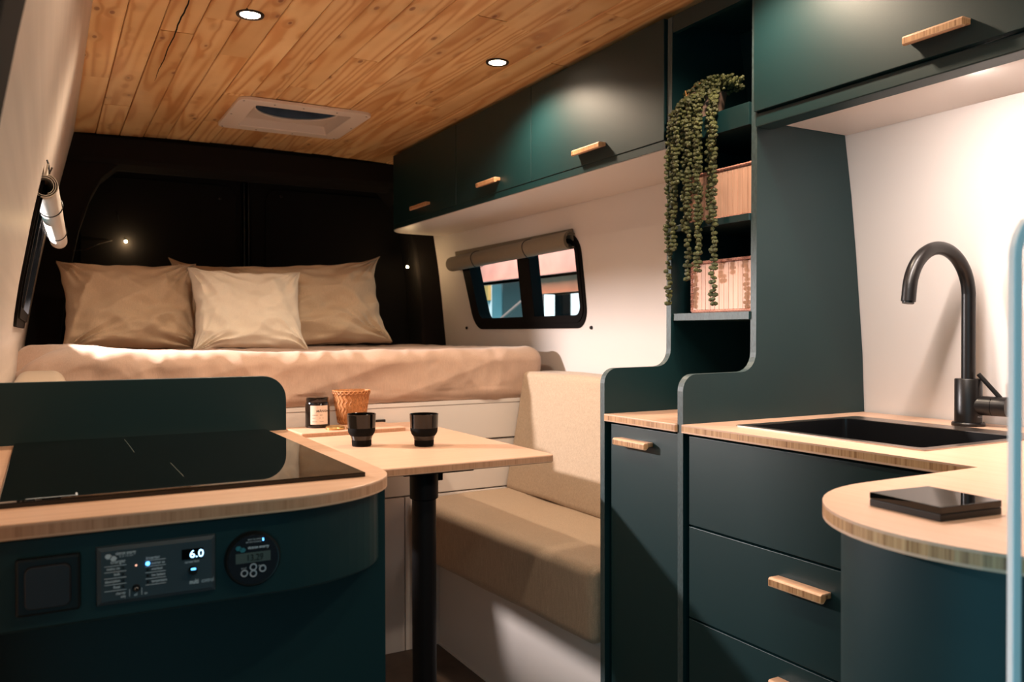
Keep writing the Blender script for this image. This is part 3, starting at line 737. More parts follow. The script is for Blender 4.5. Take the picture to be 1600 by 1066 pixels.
WD = {'victron energy': .165, 'BLUE  POWER': .11, 'inverter': .115, 'mains on': .105, 'bulk': .05, 'absorption': .12, 'float': .055, 'inverter on': .11, 'overload': .09, 'low battery': .115, 'temperature': .13, 'only': .042, 'off': .028, 'on': .025, 'current limit': .125, 'multi': .078, 'control': .105}
def ptext(s, size, u, v, m, align='LEFT', bold=0, par=None, dy=0):
    wd = WD.get(s, .12 if v > .5 else .08)*PWd
    return text(s, size, lambda a, b2: (X0+u*PWd+a, yp-.0003-dy, Z0+v*PHt+b2), m, par or t, align=align, bold=bold, width=wd)
ptext('victron energy', .0056, .155, .84, M['print'], bold=.02)
ptext('BLUE  POWER', .0024, .185, .80, M['print'])
lg = MB()
for dx in (0, .038):
    lg.prism([(X0+PWd*(.085+dx), Z0+PHt*(.79-dx)), (X0+PWd*(.115+dx), Z0+PHt*(.79-dx)), (X0+PWd*(.13+dx), Z0+PHt*(.83-dx)), (X0+PWd*(.11+dx), Z0+PHt*(.87-dx)), (X0+PWd*(.08+dx), Z0+PHt*(.87-dx)), (X0+PWd*(.07+dx), Z0+PHt*(.83-dx))], 'Y', yp-.0004, yp)
obj('logo', lg, M['print'], t)
ptext('charger', .0060, .235, .705, M['print'], 'RIGHT', .01)
ptext('inverter', .0052, .40, .705, M['print'], 'LEFT', .01)
def line(u0, u1, v, th=.0005): return MB().box(X0+u0*PWd, X0+u1*PWd, yp-.0004, yp, Z0+v*PHt-th/2, Z0+v*PHt+th/2)
L = MB()
rows = [.665, .565, .46, .355, .25]
for v in rows:
    q = line(.065, .24, v); L.add(q.v, q.f)
for v in (.685, .585, .48, .375, .27):
    q = line(.395, .565, v+.0); L.add(q.v, q.f)
L.box(X0+.265*PWd-.0003, X0+.265*PWd+.0003, yp-.0004, yp, Z0+.12*PHt, Z0+.24*PHt)
L.box(X0+.365*PWd-.0003, X0+.365*PWd+.0003, yp-.0004, yp, Z0+.12*PHt, Z0+.24*PHt)
obj('printed_rules', L, M['print'], t)
for s, v in (('mains on', .60), ('bulk', .50), ('absorption', .39), ('float', .285)): ptext(s, .0042, .19, v, M['print'], 'RIGHT', .02)
for s, v in (('inverter on', .615), ('overload', .515), ('low battery', .41), ('temperature', .305)): ptext(s, .0042, .445, v, M['print'], 'LEFT', .02)
def dot(u, v, r, m, name, d=.0008): return obj(name, MB().lathe([(.0001, -d), (r*.8, -d), (r, 0)], (X0+u*PWd, yp, Z0+v*PHt), 20, 'Y'), m, t, smooth=True)
for v in (.615, .51, .405, .30): dot(.215, v, .0013, M['led_off'], 'indicator_lamp')
dot(.415, .635, .0022, M['ledb'], 'indicator_lamp', .0014)
for v in (.53, .425, .32): dot(.415, v, .0015, M['led_off'], 'indicator_lamp')
dot(.32, .63, .0010, M['amber'], 'indicator_lamp')
ptext('charger', .0042, .235, .175, M['print'], 'RIGHT', .02); ptext('only', .0042, .235, .115, M['print'], 'RIGHT', .02)
ptext('off', .0042, .315, .115, M['print'], 'CENTER', .02); ptext('on', .0042, .385, .12, M['print'], 'LEFT', .02)
tg = dot(.32, .245, .0042, M['black'], 'toggle_switch', .002)
obj('toggle_lever', MB().lathe([(.0018, -.0025), (.0022, -.0045), (.0014, -.005), (.0010, -.003)], (X0+.32*PWd, yp, Z0+.245*PHt), 16, 'Y', cap=False), M['screw'], tg, smooth=True)
dsp = obj('display_window', MB().box(X0+.70*PWd, X0+.885*PWd, yp-.0006, yp, Z0+.62*PHt, Z0+.80*PHt), M['gloss'], t)
text('6.0', .0118, lambda a, b2: (X0+.765*PWd+a, yp-.0009, Z0+.645*PHt+b2), M['led_digit'], dsp, bold=.004, width=.0145, label='glowing blue white digits')
ptext('current limit', .0040, .725, .555, M['print'], 'LEFT', .01)
kn = dot(.795, .42, .0052, M['black'], 'dial_knob', .005)
obj('dial_pointer', MB().box(X0+.775*PWd, X0+.815*PWd, yp-.0054, yp-.005, Z0+.445*PHt, Z0+.475*PHt), M['ledb'], kn)
ptext('multi', .0068, .765, .185, M['print'], 'LEFT', .03); ptext('control', .0068, .87, .185, M['print'], 'LEFT', 0)
# battery monitor
cx, cz, rr = .207, .8405, .0295
t = thing('battery_monitor', 'round black battery monitor with grey display and four buttons', 'gauge', (cx, YB_, cz))
yf = YB_-.007
obj('bezel', MB().lathe([(rr+.002, 0), (rr+.002, -.004), (rr, -.007), (rr-.0015, -.0065)], (cx, YB_, cz), 48, 'Y'), M['black'], t, smooth=True)
fp = obj('face', MB().lathe([(.0001, -.0067), (rr-.0015, -.0067), (rr-.001, -.006)], (cx, YB_, cz), 48, 'Y'), plain('dark_dial', (.014, .018, .024), .12), t, smooth=True)
def mt(s, size, dx, dz, m, align='LEFT', bold=0, width=None): return text(s, size, lambda a, b2: (cx+dx+a, yf-.0003, cz+dz+b2), m, fp, align=align, bold=bold, width=width)
mt('victron energy', .0050, -.006, .0125, M['print'], bold=.02, width=.024); mt('BATTERY MONITOR', .0023, -.008, .0195, M['print'], width=.017); mt('BMV-712 SMART', .0023, -.006, .0225, M['print'])
obj('bluetooth_mark', MB().box(cx+.0105, cx+.012, yf-.0004, yf, cz+.0205, cz+.0235), M['ledb'], fp)
lg = MB()
for dx in (0, .0045):
    lg.prism([(cx-.018+dx, cz+.012-dx*.5), (cx-.0145+dx, cz+.012-dx*.5), (cx-.0125+dx, cz+.0145-dx*.5), (cx-.0148+dx, cz+.017-dx*.5), (cx-.0182+dx, cz+.017-dx*.5), (cx-.0198+dx, cz+.0145-dx*.5)], 'Y', yf-.0004, yf)
obj('logo', lg, M['logo'], fp)
obj('screen', MB().box(cx-.0195, cx+.0195, yf-.0005, yf, cz-.003, cz+.0085), M['lcd'], fp)
text('13.29', .0108, lambda a, b2: (cx-.008+a, yf-.0008, cz-.001+b2), M['lcd_ink'], fp, bold=.01, width=.0175)
mt('SETUP', .0021, -.0135, -.0095, M['print']); mt('SELECT', .0021, .0055, -.0085, M['print'])
for dx, dz in ((-.010, -.0145), (.0105, -.0115), (0, -.0085), (0, -.0160)):
    obj('push_button', MB().lathe([(.0026, -.0005), (.0040, -.0008), (.0042, 0)], (cx+dx, yf, cz+dz), 24, 'Y', cap=False), M['ring'], fp, smooth=True)
# ------------------------------------------------------------------ handles
def grip(parent, x, y0, y1, z, hgt=.016, d=.026, name='handle'):
    h = hgt/2
    pr = [(x, z+h), (x-d+.003, z+h), (x-d, z+h-.003), (x-d, z-h+.002), (x-d+.002, z-h), (x-d*.72, z-h), (x-d*.45, z-h*.2), (x, z-h*.2)]
    return obj(name, MB().prism(pr, 'Y', y0, y1), M['grip'], parent, bevel=.0010)
def grip_up(parent, x, y0, y1, z, hgt=.016, d=.026):
    h = hgt/2
    pr = [(x, z-h*.3), (x-d*.45, z-h*.3), (x-d*.72, z-h), (x-d+.002, z-h), (x-d, z-h+.002), (x-d, z+h-.003), (x-d+.003, z+h), (x, z+h)]
    return obj('handle', MB().prism(pr, 'Y', y0, y1), M['grip'], parent, bevel=.0010)
# ------------------------------------------------------------------ right: shelving unit between two profiled side panels
YRp, YLp = 1.336, 1.608; PT = .017
def fillet(pts, n=6):
    out = []
    for k, (x, z, r) in enumerate(pts):
        if r <= 0: out.append((x, z)); continue
        p = Vector((x, z)); a = Vector(pts[k-1][:2])-p; b2 = Vector(pts[(k+1) % len(pts)][:2])-p
        a.normalize(); b2.normalize(); ang = a.angle(b2); d = r/math.tan(ang/2)
        p1, p2 = p+a*d, p+b2*d; ctr = p+(a+b2).normalized()*(r/math.sin(ang/2))
        a1 = math.atan2(p1.y-ctr.y, p1.x-ctr.x); a2 = math.atan2(p2.y-ctr.y, p2.x-ctr.x)
        while a2-a1 > PI: a2 -= 2*PI
        while a2-a1 < -PI: a2 += 2*PI
        for j in range(n+1):
            th = a1+(a2-a1)*j/n; out.append((ctr.x+r*math.cos(th), ctr.y+r*math.sin(th)))
    return out
def side(xf, xs, zstep, ztop=1.875):
    wall_pts = [(XR(z)-.004, z, 0) for z in (1.875, 1.7, 1.56, 1.42, 1.28, 1.15, 1.05, .9, 0)]
    wall_pts = [p for p in wall_pts if p[1] <= ztop]
    return fillet([(xf, 0, 0), (xf, zstep, .035), (xs, zstep+.002, .042), (xs+.006, ztop, 0)]+wall_pts)
SU = thing('shelving_unit', 'tall dark green open shelving unit between bench and kitchen', 'shelf', (1.45, 1.48, 0))
def side_panel(xf, xs, zs, y0):
    P = side(xf, xs, zs)
    o = obj('side_panel', MB().prism(P, 'Y', y0, y0+PT), M['green'], SU)
    # front-facing rim faces get the paler edge colour, beam light painted in
    me = o.data; me.materials.append(M['lit_edge'])
    for p in me.polygons:
        c = p.center
        if abs(p.normal.y) < .3 and (p.normal.x < -.15 or p.normal.z > .5) and c.z+0 < 1.62 and len(p.vertices) == 4: p.material_index = 1
    return o
side_panel(1.150, 1.356, 1.012, YRp); side_panel(1.146, 1.345, 1.015, YLp)
Ya, Yb = YRp+PT, YLp
obj('back_panel', MB().prism([(XR(z)-.006, z) for z in (.93, 1.05, 1.28, 1.42, 1.56, 1.875)]+[(XR(z)-.018, z) for z in (1.875, 1.56, 1.42, 1.28, 1.05, .93)], 'Y', Ya, Yb), M['green'], SU)
for z0, z1, me in ((1.128, 1.146, 'lit_edge'), (1.346, 1.362, 'green'), (1.556, 1.606, 'green')):  # only the lowest shelf front takes the colour with lamp light in it
    s = obj('shelf', MB().box(1.352, XR(z0)-.018, Ya, Yb, z0, z1), M['green'], SU, bevel=.001)
    if me == 'lit_edge':
        s.data.materials.append(M['lit_edge'])
        for p in s.data.polygons:
            if p.normal.x < -.5: p.material_index = 1
obj('top_panel', MB().box(1.36, 1.56, Ya, Yb, 1.862, 1.876), M['green'], SU)
obj('top_rail', MB().box(1.352, 1.366, Ya, Yb, 1.835, 1.876), M['green'], SU)
# baskets
def basket(z0, z1, y0, y1, x0, label):
    t = thing('storage_basket', label, 'basket', ((x0+1.6)/2, (y0+y1)/2, z0))
    x1 = 1.60
    obj('box_body', MB().box(x0+.004, x1, y0+.004, y1-.004, z0, z1-.006), M['weave'], t)
    n = 13; yy0, yy1 = y0+.012, y1-.005; wd = (yy1-yy0)/n
    for k in range(n):
        obj('slat', MB().box(x0, x0+.004, yy0+k*wd+.0007, yy0+(k+1)*wd-.0007, z0+.008, z1-.010), M['slat'], t)
    def rope(pts, r):
        m2 = MB(); m2.tube(pts, r, 6); m2.v = m2.v
        return m2
    rb = MB()
    L = lambda a, b2, n2: [(a[0]+(b2[0]-a[0])*i/n2, a[1]+(b2[1]-a[1])*i/n2, a[2]+(b2[2]-a[2])*i/n2) for i in range(n2+1)]
    for a, b2 in (((x0, y0+.003, z1-.004), (x0, y1-.003, z1-.004)), ((x0, y0+.003, z0+.004), (x0, y1-.003, z0+.004)), ((x0, y0+.003, z0+.004), (x0, y0+.003, z1-.004)), ((x0, y0+.009, z0+.004), (x0, y0+.009, z1-.006)), ((x0, y1-.003, z0+.004), (x0, y1-.003, z1-.004)), ((x0, y0+.003, z1-.004), (x1, y0+.003, z1-.004)), ((x0, y1-.003, z1-.004), (x1, y1-.003, z1-.004))):
        n2 = 44; pts = L(a, b2, n2); rb.tube(pts, [.0030+.0011*(k % 2) for k in range(n2+1)], 6)
    obj('braided_edge', rb, M['weave'], t, kind='stuff')
    return t
basket(1.362, 1.484, 1.362, 1.585, 1.385, 'pink bamboo slat basket on the upper shelf, partly behind the plant')
basket(1.146, 1.272, 1.362, 1.578, 1.385, 'brightly lit bamboo slat basket on the lowest open shelf')
# hanging plant
t = thing('hanging_plant', 'trailing string of beads succulent hanging from the top shelf', 'plant', (1.43, 1.53, 1.607))
obj('pot', MB().lathe([(.001, 0), (.034, 0), (.046, .065), (.048, .070), (.044, .070), (.040, .055), (.001, .055)], (1.415, 1.555, 1.607), 28), M['pot'], t, smooth=True)
obj('raffia_bow', MB().tube([(1.372, 1.585, 1.690), (1.368, 1.575, 1.672), (1.367, 1.58, 1.650)], .0016, 5).tube([(1.372, 1.585, 1.668), (1.37, 1.56, 1.690), (1.38, 1.53, 1.70)], .0014, 5).tube([(1.367, 1.575, 1.672), (1.362, 1.572, 1.655)], .0018, 5), M['twig'], t, smooth=True)
bmI = bmesh.new(); bmesh.ops.create_icosphere(bmI, subdivisions=1, radius=1); bmI.verts.ensure_lookup_table()
IV = [v.co.copy() for v in bmI.verts]; IF = [tuple(v.index for v in f.verts) for f in bmI.faces]; bmI.free()
rq = random.Random(11)
def bead(mb, c, d, r):
    d = d.normalized(); up = Vector((0, 0, 1)) if abs(d.z) < .9 else Vector((1, 0, 0)); a = d.cross(up).normalized(); b2 = d.cross(a)
    mb.add([c+d*(v.x*r*1.35+r*.9)+a*v.y*r+b2*v.z*r for v in IV], IF)
strands = [(1.335, 1.605, 1.140), (1.330, 1.578, 1.290), (1.34, 1.592, 1.38), (1.335, 1.545, 1.335), (1.325, 1.520, 1.205), (1.345, 1.508, 1.30), (1.325, 1.488, 1.215),
           (1.345, 1.470, 1.33), (1.33, 1.442, 1.150), (1.34, 1.455, 1.42), (1.325, 1.560, 1.45), (1.345, 1.532, 1.47), (1.33, 1.50, 1.40)]
for (sx, sy, zb) in strands:
    pts = [Vector((1.415+(sx-1.415)*.2, 1.555+(sy-1.555)*.35, 1.668)), Vector((1.385, 1.555+(sy-1.555)*.6, 1.688+rq.uniform(-.012, .012))), Vector((sx+.012, 1.555+(sy-1.555)*.9, 1.655-abs(sy-1.53)*.25)), Vector((sx, sy, 1.615-abs(sy-1.53)*.4))]
    z = pts[-1].z-.03
    while z > zb: pts.append(Vector((sx+rq.uniform(-.0015, .0015), sy+rq.uniform(-.0015, .0015), z))); z -= .03
    st = obj('strand', MB().tube(pts, .0011, 5), M['stem'], t, smooth=True)
    bd = MB(); q = pts
    for a, b2 in zip(q, q[1:]):
        Ls = (b2-a).length; n = max(1, int(Ls/.0098))
        for k in range(n):
            p = a.lerp(b2, (k+.5)/n)
            for j in range(3 if rq.random() < .75 else 2):
                an = rq.uniform(0, 2*PI); r = rq.uniform(.0042, .0060)
                bead(bd, p, Vector((math.cos(an), math.sin(an), rq.uniform(-.25, .35))), r)
    obj('bead_leaves', bd, M['leaf'], st, smooth=True, kind='stuff')
# crown of beads over the pot
bd = MB()
for k in range(190):
    an = rq.uniform(0, 2*PI); r = .052*math.sqrt(rq.random())
    bead(bd, Vector((1.41+r*math.cos(an)*.8, 1.525+r*math.sin(an)*1.7, 1.672+.028*(1-(r/.055)**2)+rq.uniform(-.012, .012))), Vector((math.cos(an), math.sin(an), rq.uniform(-.2, 1))), rq.uniform(.004, .0055))
obj('bead_crown', bd, M['leaf'], t, smooth=True, kind='stuff')
# ------------------------------------------------------------------ base cabinets and worktops
tag(obj('worktop', MB().box(1.144, 1.69, YRp+PT, YLp, ZC-TH, ZC), M['bamboo_y'], bevel=.0015), 'short bamboo worktop inside the shelving unit above the narrow door', 'worktop')
t = thing('narrow_cabinet', 'narrow dark green cabinet with one tall door and handle', 'cabinet', (1.4, 1.48, 0))
obj('carcass', MB().box(1.18, 1.66, YRp+PT+.001, YLp-.001, .0, ZC-TH-.002), M['green'], t)
d = obj('door', MB().box(1.158, 1.176, YRp+PT+.003, YLp-.010, .06, ZC-TH-.006), M['green'], t, bevel=.001)
grip(d, 1.158, 1.443, 1.558, .851)
t = thing('drawer_cabinet', 'wide dark green drawer cabinet under the sink worktop', 'cabinet', (1.4, 1.0, 0))
obj('carcass', MB().box(1.19, 1.69, .70, YRp-.001, 0, .745), M['green'], t)
obj('top_rail', MB().box(1.178, 1.19, .70, YRp-.001, .745, ZC-TH-.002), M['green'], t)
for (z0, z1, hz) in ((.7045, ZC-TH-.006, None), (.5145, .7005, .652), (.06, .5105, .468)):
    d = obj('drawer_front', MB().box(1.155, 1.173, .705, YRp-.013, z0, z1), M['green'], t, bevel=.001)
    if hz: grip(d, 1.155, .966, 1.083, hz, .017)
# main L-shaped worktop, cut around the sink
SX0, SX1, SY0, SY1 = 1.222, 1.588, .842, 1.262
hookP = [(1.146, .7075)] + [(.96, .7075)] + arc(.905, .5025, .205, .205, 90, 270, 28) + [(1.70, .2975), (1.70, .7075)]
mb = MB(); mb.prism(hookP, 'Z', ZC-TH, ZC)
for a in ((1.146, SX0+.012, .7075, YRp), (SX1-.012, 1.706, .7075, YRp), (SX0+.012, SX1-.012, .7075, SY0+.012), (SX0+.012, SX1-.012, SY1-.012, YRp)):
    mb.box(a[0], a[1], a[2], a[3], ZC-TH, ZC)
tag(obj('worktop', mb, M['bamboo_y'], weld=False), 'L-shaped bamboo worktop with sink and rounded end at right', 'worktop')
cpts = arc(.905, .5025, .185, .185, 90, 270, 28)
mb = MB(); mb.prism([(1.15, .6875)]+cpts+[(1.68, .3175), (1.68, .6875)], 'Z', .0, ZC-TH-.001)
t = thing('rounded_cabinet', 'teal green cabinet with curved end below the worktop at right', 'cabinet', (1.1, .5, 0))
obj('curved_body', mb, M['green'], t, smooth=True)
t = thing('sink', 'black rectangular sink set in the bamboo worktop', 'sink', ((SX0+SX1)/2, (SY0+SY1)/2, ZC))
O = rrect(SX0, SX1, SY0, SY1, .008, 4); I = rrect(SX0+.018, SX1-.06, SY0+.018, SY1-.018, .012, 4)
obj('rim', MB().ring(O, I, lambda x, y: (x, y, ZC+.0025), lambda x, y: (x, y, ZC)), M['steel'], t)
bs = MB(); I2 = rrect(SX0+.024, SX1-.066, SY0+.024, SY1-.024, .014, 4); n = len(I); V = [(x, y, ZC+.001) for x, y in I]+[(x, y, ZC-.16) for x, y in I2]
fs = [(i, (i+1) % n, n+(i+1) % n, n+i) for i in range(n)]+[tuple(range(n, 2*n))]
I3 = rrect(SX0+.0175, SX1-.0595, SY0+.0175, SY1-.0175, .012, 4)
V += [(x, y, ZC-.001) for x, y in I3]+[(x, y, ZC-.163) for x, y in I3]
fs += [(2*n+i, 3*n+i, 3*n+(i+1) % n, 2*n+(i+1) % n) for i in range(n)]+[tuple(range(3*n, 4*n))[::-1]]
obj('basin', MB().add(V, fs), plain('black_sink_steel', (.008, .008, .009), .22, .3), t, fix=False)
obj('drain', MB().lathe([(.001, .001), (.03, .001), (.032, 0)], ((SX0+SX1)/2, 1.05, ZC-.1595), 24), M['steel'], t, smooth=True)
# tap
tx, ty = 1.638, 1.032
t = thing('kitchen_tap', 'matt black swan neck tap behind the sink', 'tap', (tx, ty, ZC))
obj('base_flange', MB().lathe([(.0, 0), (.031, 0), (.031, .005), (.029, .0075)], (tx, ty, ZC), 36), M['black_matt'], t, smooth=True)
bd_ = obj('tap_body', MB().lathe([(.0255, .0075), (.0255, .094), (.0245, .0955), (.013, .096)], (tx, ty, ZC), 36), M['black_matt'], t, smooth=True)
RS = .094
pth = [(tx, ty, ZC+.09+k*.03) for k in range(7)]
for k in range(0, 33):
    a = PI*k/32*.97; pth.append((tx-RS+RS*math.cos(a), ty+.0*k, ZC+.262+RS*math.sin(a)))
e = Vector(pth[-1]); d0 = (e-Vector(pth[-2])).normalized()
pth += [tuple(e+d0*.012), tuple(e+d0*.022)]
sp = obj('spout', MB().tube(pth, .0132, 20), M['black_matt'], t, smooth=True)
e2 = e+d0*.022
obj('aerator', MB().tube([tuple(e2), tuple(e2+d0*.004)], .0108, 18), M['black'], sp, smooth=True)
vd = Vector((.22, -.975, 0)).normalized(); c0 = Vector((tx, ty, ZC+.042))
hb = obj('valve_housing', MB().tube([tuple(c0+vd*q) for q in (.012, .045, .0455, .0465, .047, .072)], [.0195, .0195, .0185, .0185, .0195, .0195], 28), M['black_matt'], t, smooth=True)
lv0 = c0+vd*.060+Vector((0, 0, .016)); obj('lever', MB().tube([tuple(lv0), tuple(lv0+Vector((-.016, .038, .050)).normalized()*.062)], .0045, 14), M['black_matt'], hb, smooth=True)
def tapt(u, v):
    a = -PI/2-.30+u/.0257; return (tx+.0257*math.cos(a), ty+.0257*math.sin(a), ZC+.018+v)
text('MAZOO', .0046, tapt, M['ring'], bd_)
# black slab on the worktop
a = Vector((.839, .645)); b2 = Vector((.800, .532)); dd = Vector((.885, .514))
P4 = [(.833, .632), (.7955, .520), (.8965, .5005), (.934, .6125)]
t = thing('glass_slab', 'square black glass slab lying on the rounded worktop end', 'box', (.83, .56, ZC))
P4 = [(.790, .610), (.782, .521), (.871, .512), (.879, .601)]
obj('slab_body', MB().prism(P4, 'Z', ZC, ZC+.0075), M['black'], t, bevel=.0008)
obj('glass_top', MB().prism(P4, 'Z', ZC+.0078, ZC+.015), M['gloss'], t, bevel=.0006)
# ------------------------------------------------------------------ overhead cabinets
XO = 1.345; ZOB, ZOT = 1.577, 1.880
def ohc(y0, y1, label, hz, group=None, zb=ZOB, wood=False):
    t = thing('overhead_cabinet', label, 'cabinet', (1.45, (y0+y1)/2, zb), group)
    obj('carcass', MB().prism([(XO+.022, zb+.004), (XO+.022, ZOT), (XR(ZOT)-.004, ZOT), (XR(zb+.004)-.004, zb+.004)], 'Y', y0+.0005, y1-.0005), M['green'], t)
    d = obj('door', MB().box(XO, XO+.018, y0+.0015, y1-.0015, zb, ZOT-.002), M['green'], t, bevel=.0012)
    if hz: grip_up(d, XO, hz[0], hz[1], hz[2], .0165, .024)
    return t
G = 'overhead cabinets'
ohc(2.836, 3.48, 'overhead green cabinet nearest the rear doors, over the bed end', (3.075, 3.235, 1.614), G)
ohc(2.282, 2.836, 'middle overhead green cabinet of the row above the window', (2.487, 2.625, 1.6155), G)
ohc(1.632, 2.282, 'overhead green cabinet with lamp glow, next to the hanging plant', (1.880, 2.016, 1.613), G)
ohc(-.25, 1.334, 'large overhead green cabinet above the sink', (.845, .956, 1.612), G)
# boards under the cabinets
t = thing('soffit_board', 'white rounded soffit board under the overhead cabinets by the window', 'board', (1.5, 2.6, 1.555))
sb = [(XO+.005, 1.63)]+[(XO+.005, 3.44)]+arc(XO+.105, 3.44, .10, .15, 180, 90, 10)+[(XR(1.56)-.002, 3.60), (XR(1.56)-.002, 1.63)]
obj('white_underside', MB().prism(sb, 'Z', 1.5535, 1.556), M['white'], t)
sb2 = [(XO+.002, 1.63)]+[(XO+.002, 3.44)]+arc(XO+.102, 3.44, .10, .15, 180, 90, 10)+[(XR(1.56)-.004, 3.59), (XR(1.56)-.004, 1.63)]
obj('green_edge_board', MB().prism(sb2, 'Z', 1.556, 1.5765), M['green'], t)
t = thing('soffit_board', 'white soffit with dark green valance above the sink', 'board', (1.5, .9, 1.55))
obj('white_underside', MB().box(1.40, XR(1.56)-.002, -.25, 1.334, 1.560, 1.568), M['white'], t)
obj('valance', MB().box(1.352, 1.40, -.25, 1.334, 1.545, 1.574), M['green'], t, bevel=.002)
t = thing('led_strip', 'slim led light strip behind the valance above the sink', 'lamp', (1.407, .89, 1.556))
obj('channel', MB().box(1.4005, 1.414, .47, 1.322, 1.554, 1.5595), M['steel'], t)
obj('diffuser', MB().box(1.402, 1.4125, .475, 1.318, 1.5525, 1.554), emis('led_strip_glow', (1, .82, .70), 1.5), t)
light('led_strip_light', 'AREA', (1.408, .895, 1.549), 6.0, (1, .86, .78), target=(1.50, .895, 1.30), shape='RECTANGLE', size=.012, size_y=.80)
# ------------------------------------------------------------------ ceiling fittings
for i, (x, y) in enumerate(DOWN):
    z = CZ(x)-.001
    labs = ('round recessed ceiling downlight at left, above the table', 'round recessed ceiling downlight close to the overhead cabinets', 'round ceiling downlight above the hob, outside the view', 'round ceiling downlight above the sink, outside the view', 'round ceiling downlight above the doorway, outside the view', 'round ceiling downlight above the rounded worktop end, outside the view')
    t = thing('downlight', labs[i], 'lamp', (x, y, z), 'ceiling downlights')
    obj('trim_ring', MB().lathe([(.0246, -.0005), (.0285, -.003), (.033, -.003), (.0345, -.0005), (.0345, .004)], (x, y, z), 36, cap=False), plain('dark_nickel', (.05, .035, .03), .4, .6), t, smooth=True)
    obj('lens', MB().lathe([(.001, -.0012), (.0245, -.0012), (.0245, .002)], (x, y, z), 36), M['lamp'], t, smooth=True)
    o = light('downlight_beam', 'SPOT', (x, y, z-.012), (15, 15, 6, 11, 3, 8)[i], WARM, spot_size=math.radians(150), spot_blend=.6, shadow_soft_size=.022)
t = thing('roof_hatch', 'white framed roof hatch in the wooden ceiling over the bed', 'hatch', (.81, 3.12, 1.89))
zh = 1.888
O = rrect(.578, 1.048, 2.905, 3.342, .035, 6); I = rrect(.645, .985, 2.965, 3.282, .008, 6)
tp = rrect(.66, .97, 2.98, 3.267, .008, 6)
obj('frame', MB().ring(O, I, lambda x, y: (x, y, zh), lambda x, y: (x, y, zh+.012)), M['frame_white'], t, bevel=.0015)
n = len(I); V = [(x, y, zh+.002) for x, y in I]+[(x, y, zh+.034) for x, y in tp]
obj('shaft', MB().add(V, [(i, (i+1) % n, n+(i+1) % n, n+i) for i in range(n)]), M['hatch_in'], t, fix=False)
# top plate with a big round opening
m2 = MB(); K = 48; cxh, cyh, rh = .815, 3.065, .150
circ = [(cxh+rh*math.cos(2*PI*k/K), cyh+rh*math.sin(2*PI*k/K)) for k in range(K)]
sq = []
for k in range(K):
    a = 2*PI*k/K; c, s = math.cos(a), math.sin(a)
    tx_ = min(((.985-cxh)/c if c > 1e-6 else 9), ((.640-cxh)/c if c < -1e-6 else 9), ((3.285-cyh)/s if s > 1e-6 else 9), ((2.905-cyh)/s if s < -1e-6 else 9))
    sq.append((cxh+tx_*c, cyh+tx_*s))
m2.ring(sq, circ, lambda x, y: (x, y, zh+.030), lambda x, y: (x, y, zh+.034)); obj('top_plate', m2, M['hatch_in'], t)
obj('rim_ring', MB().tube([(cxh+rh*math.cos(2*PI*k/K), cyh+rh*math.sin(2*PI*k/K), zh+.029) for k in range(K+1)], .0025, 6, cap=False), M['frame_white'], t, smooth=True)
obj('dome', MB().lathe([(rh+.005, .035), (rh*.8, .050), (rh*.4, .058), (.001, .060)], (cxh, cyh, zh), 40, cap=False), M['skylight'], t, smooth=True)
for (sx, sy) in ((.595, 2.925), (.70, 2.93), (.80, 2.93), (.92, 2.93), (1.03, 2.93), (.595, 3.322), (.72, 3.318), (.86, 3.318), (1.03, 3.322), (1.035, 3.12), (.59, 3.12)):
    obj('screw', MB().lathe([(.0001, -.0015), (.003, -.001), (.0035, 0)], (sx, sy, zh), 10), M['screw'], t, smooth=True)
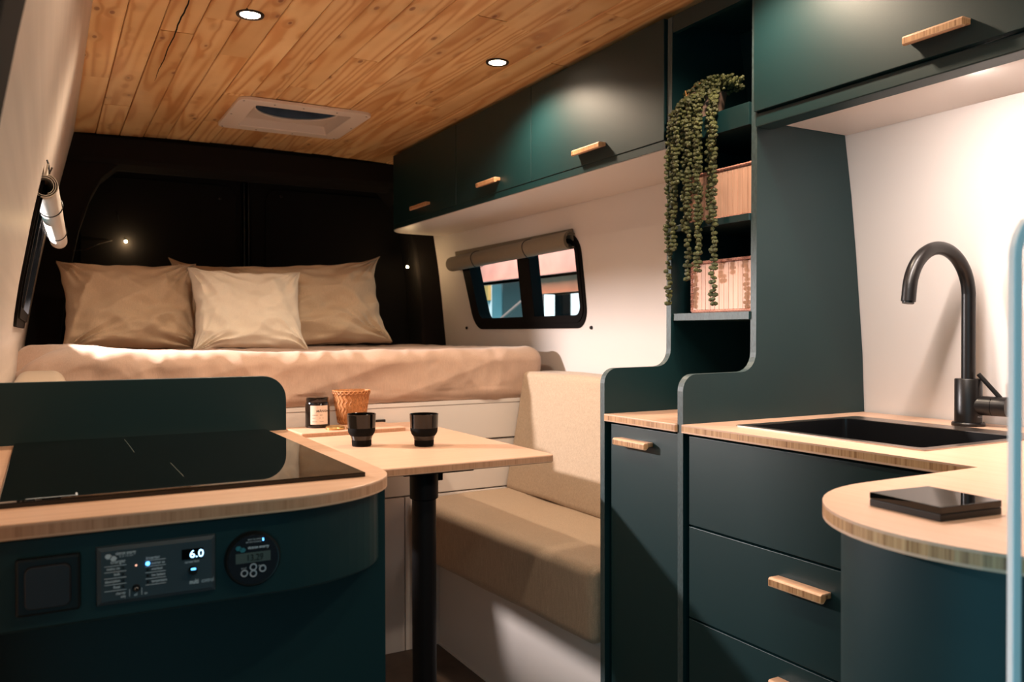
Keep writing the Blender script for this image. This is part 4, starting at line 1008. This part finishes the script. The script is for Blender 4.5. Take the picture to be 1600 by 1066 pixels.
# little bulbs on the rear pillars/doors
for i, (x, y, z, l) in enumerate(((.302, 3.885, 1.488, 'tiny glowing bulb on the black rear door above the left pillow'), (1.50, 3.70, 1.412, 'tiny glowing bulb near the right rear corner above the bed'))):
    t = thing('fairy_light', l, 'lamp', (x, y, z), 'tiny warm bulbs over the bed')
    bmS = MB().lathe([(.0008, -.006), (.0045, -.004), (.006, 0), (.0045, .004), (.0008, .006)], (x, y, z), 14)
    obj('bulb', bmS, M['bulb'], t, smooth=True)
    obj('cable', MB().tube([(x, y+.004, z+.005), (x+(.02 if i else -.02), y+.02, z+.05), (x+(.025 if i else -.03), y+(.0 if i == 0 else .04), z+.11)], .0016, 6), M['black'], t, smooth=True)
    light('fairy_glow', 'POINT', (x, y-.02, z-.01), .22, (1, .66, .34), shadow_soft_size=.006)
tag(obj('power_cable', MB().tube([(.10, 3.6, 1.415), (.14, 3.65, 1.425), (.18, 3.70, 1.45), (.20, 3.85, 1.47), (.25, 3.886, 1.49)], .002, 6), M['screw'], smooth=True), 'thin cable curving from the left blind toward the rear door', 'cable')
# ------------------------------------------------------------------ white rounded frame at the right edge
fx = Vector((.873, -.4875, 0)); p0 = Vector((.6065, .3475, 0)); R_ = .045; W_ = .36; Zt = 1.176+.022
pth = [p0+Vector((0, 0, z)) for z in (0, .3, .6, .9, Zt-R_)]
pth += [p0+fx*(R_-R_*math.cos(a))+Vector((0, 0, Zt-R_+R_*math.sin(a))) for a in [PI/2*k/10 for k in range(1, 11)]]
pth += [p0+fx*(W_-R_+R_*math.sin(a))+Vector((0, 0, Zt-R_+R_*math.cos(a))) for a in [PI/2*k/10 for k in range(0, 11)]]
pth += [p0+fx*W_+Vector((0, 0, z)) for z in (.9, .6, .3, 0)]
mb = MB(); nn = Vector((.4875, .873, 0)); V = []; Fq = []
for i, p in enumerate(pth):
    tg = (pth[min(i+1, len(pth)-1)]-pth[max(i-1, 0)]).normalized(); sd = tg.cross(nn).normalized()
    for (a, b2) in ((-.0032, -.004), (.0032, -.004), (.0032, .004), (-.0032, .004)): V.append(tuple(p+sd*a+nn*b2))
for i in range(len(pth)-1):
    for k in range(4): Fq.append((4*i+k, 4*i+(k+1) % 4, 4*i+4+(k+1) % 4, 4*i+4+k))
Fq += [(0, 1, 2, 3), tuple(4*(len(pth)-1)+k for k in range(4))]
mb.add(V, Fq)
tag(obj('rail_frame', mb, M['ice_white'], bevel=.001), 'ice white rounded metal frame at the right edge, in front of the worktop', 'frame')
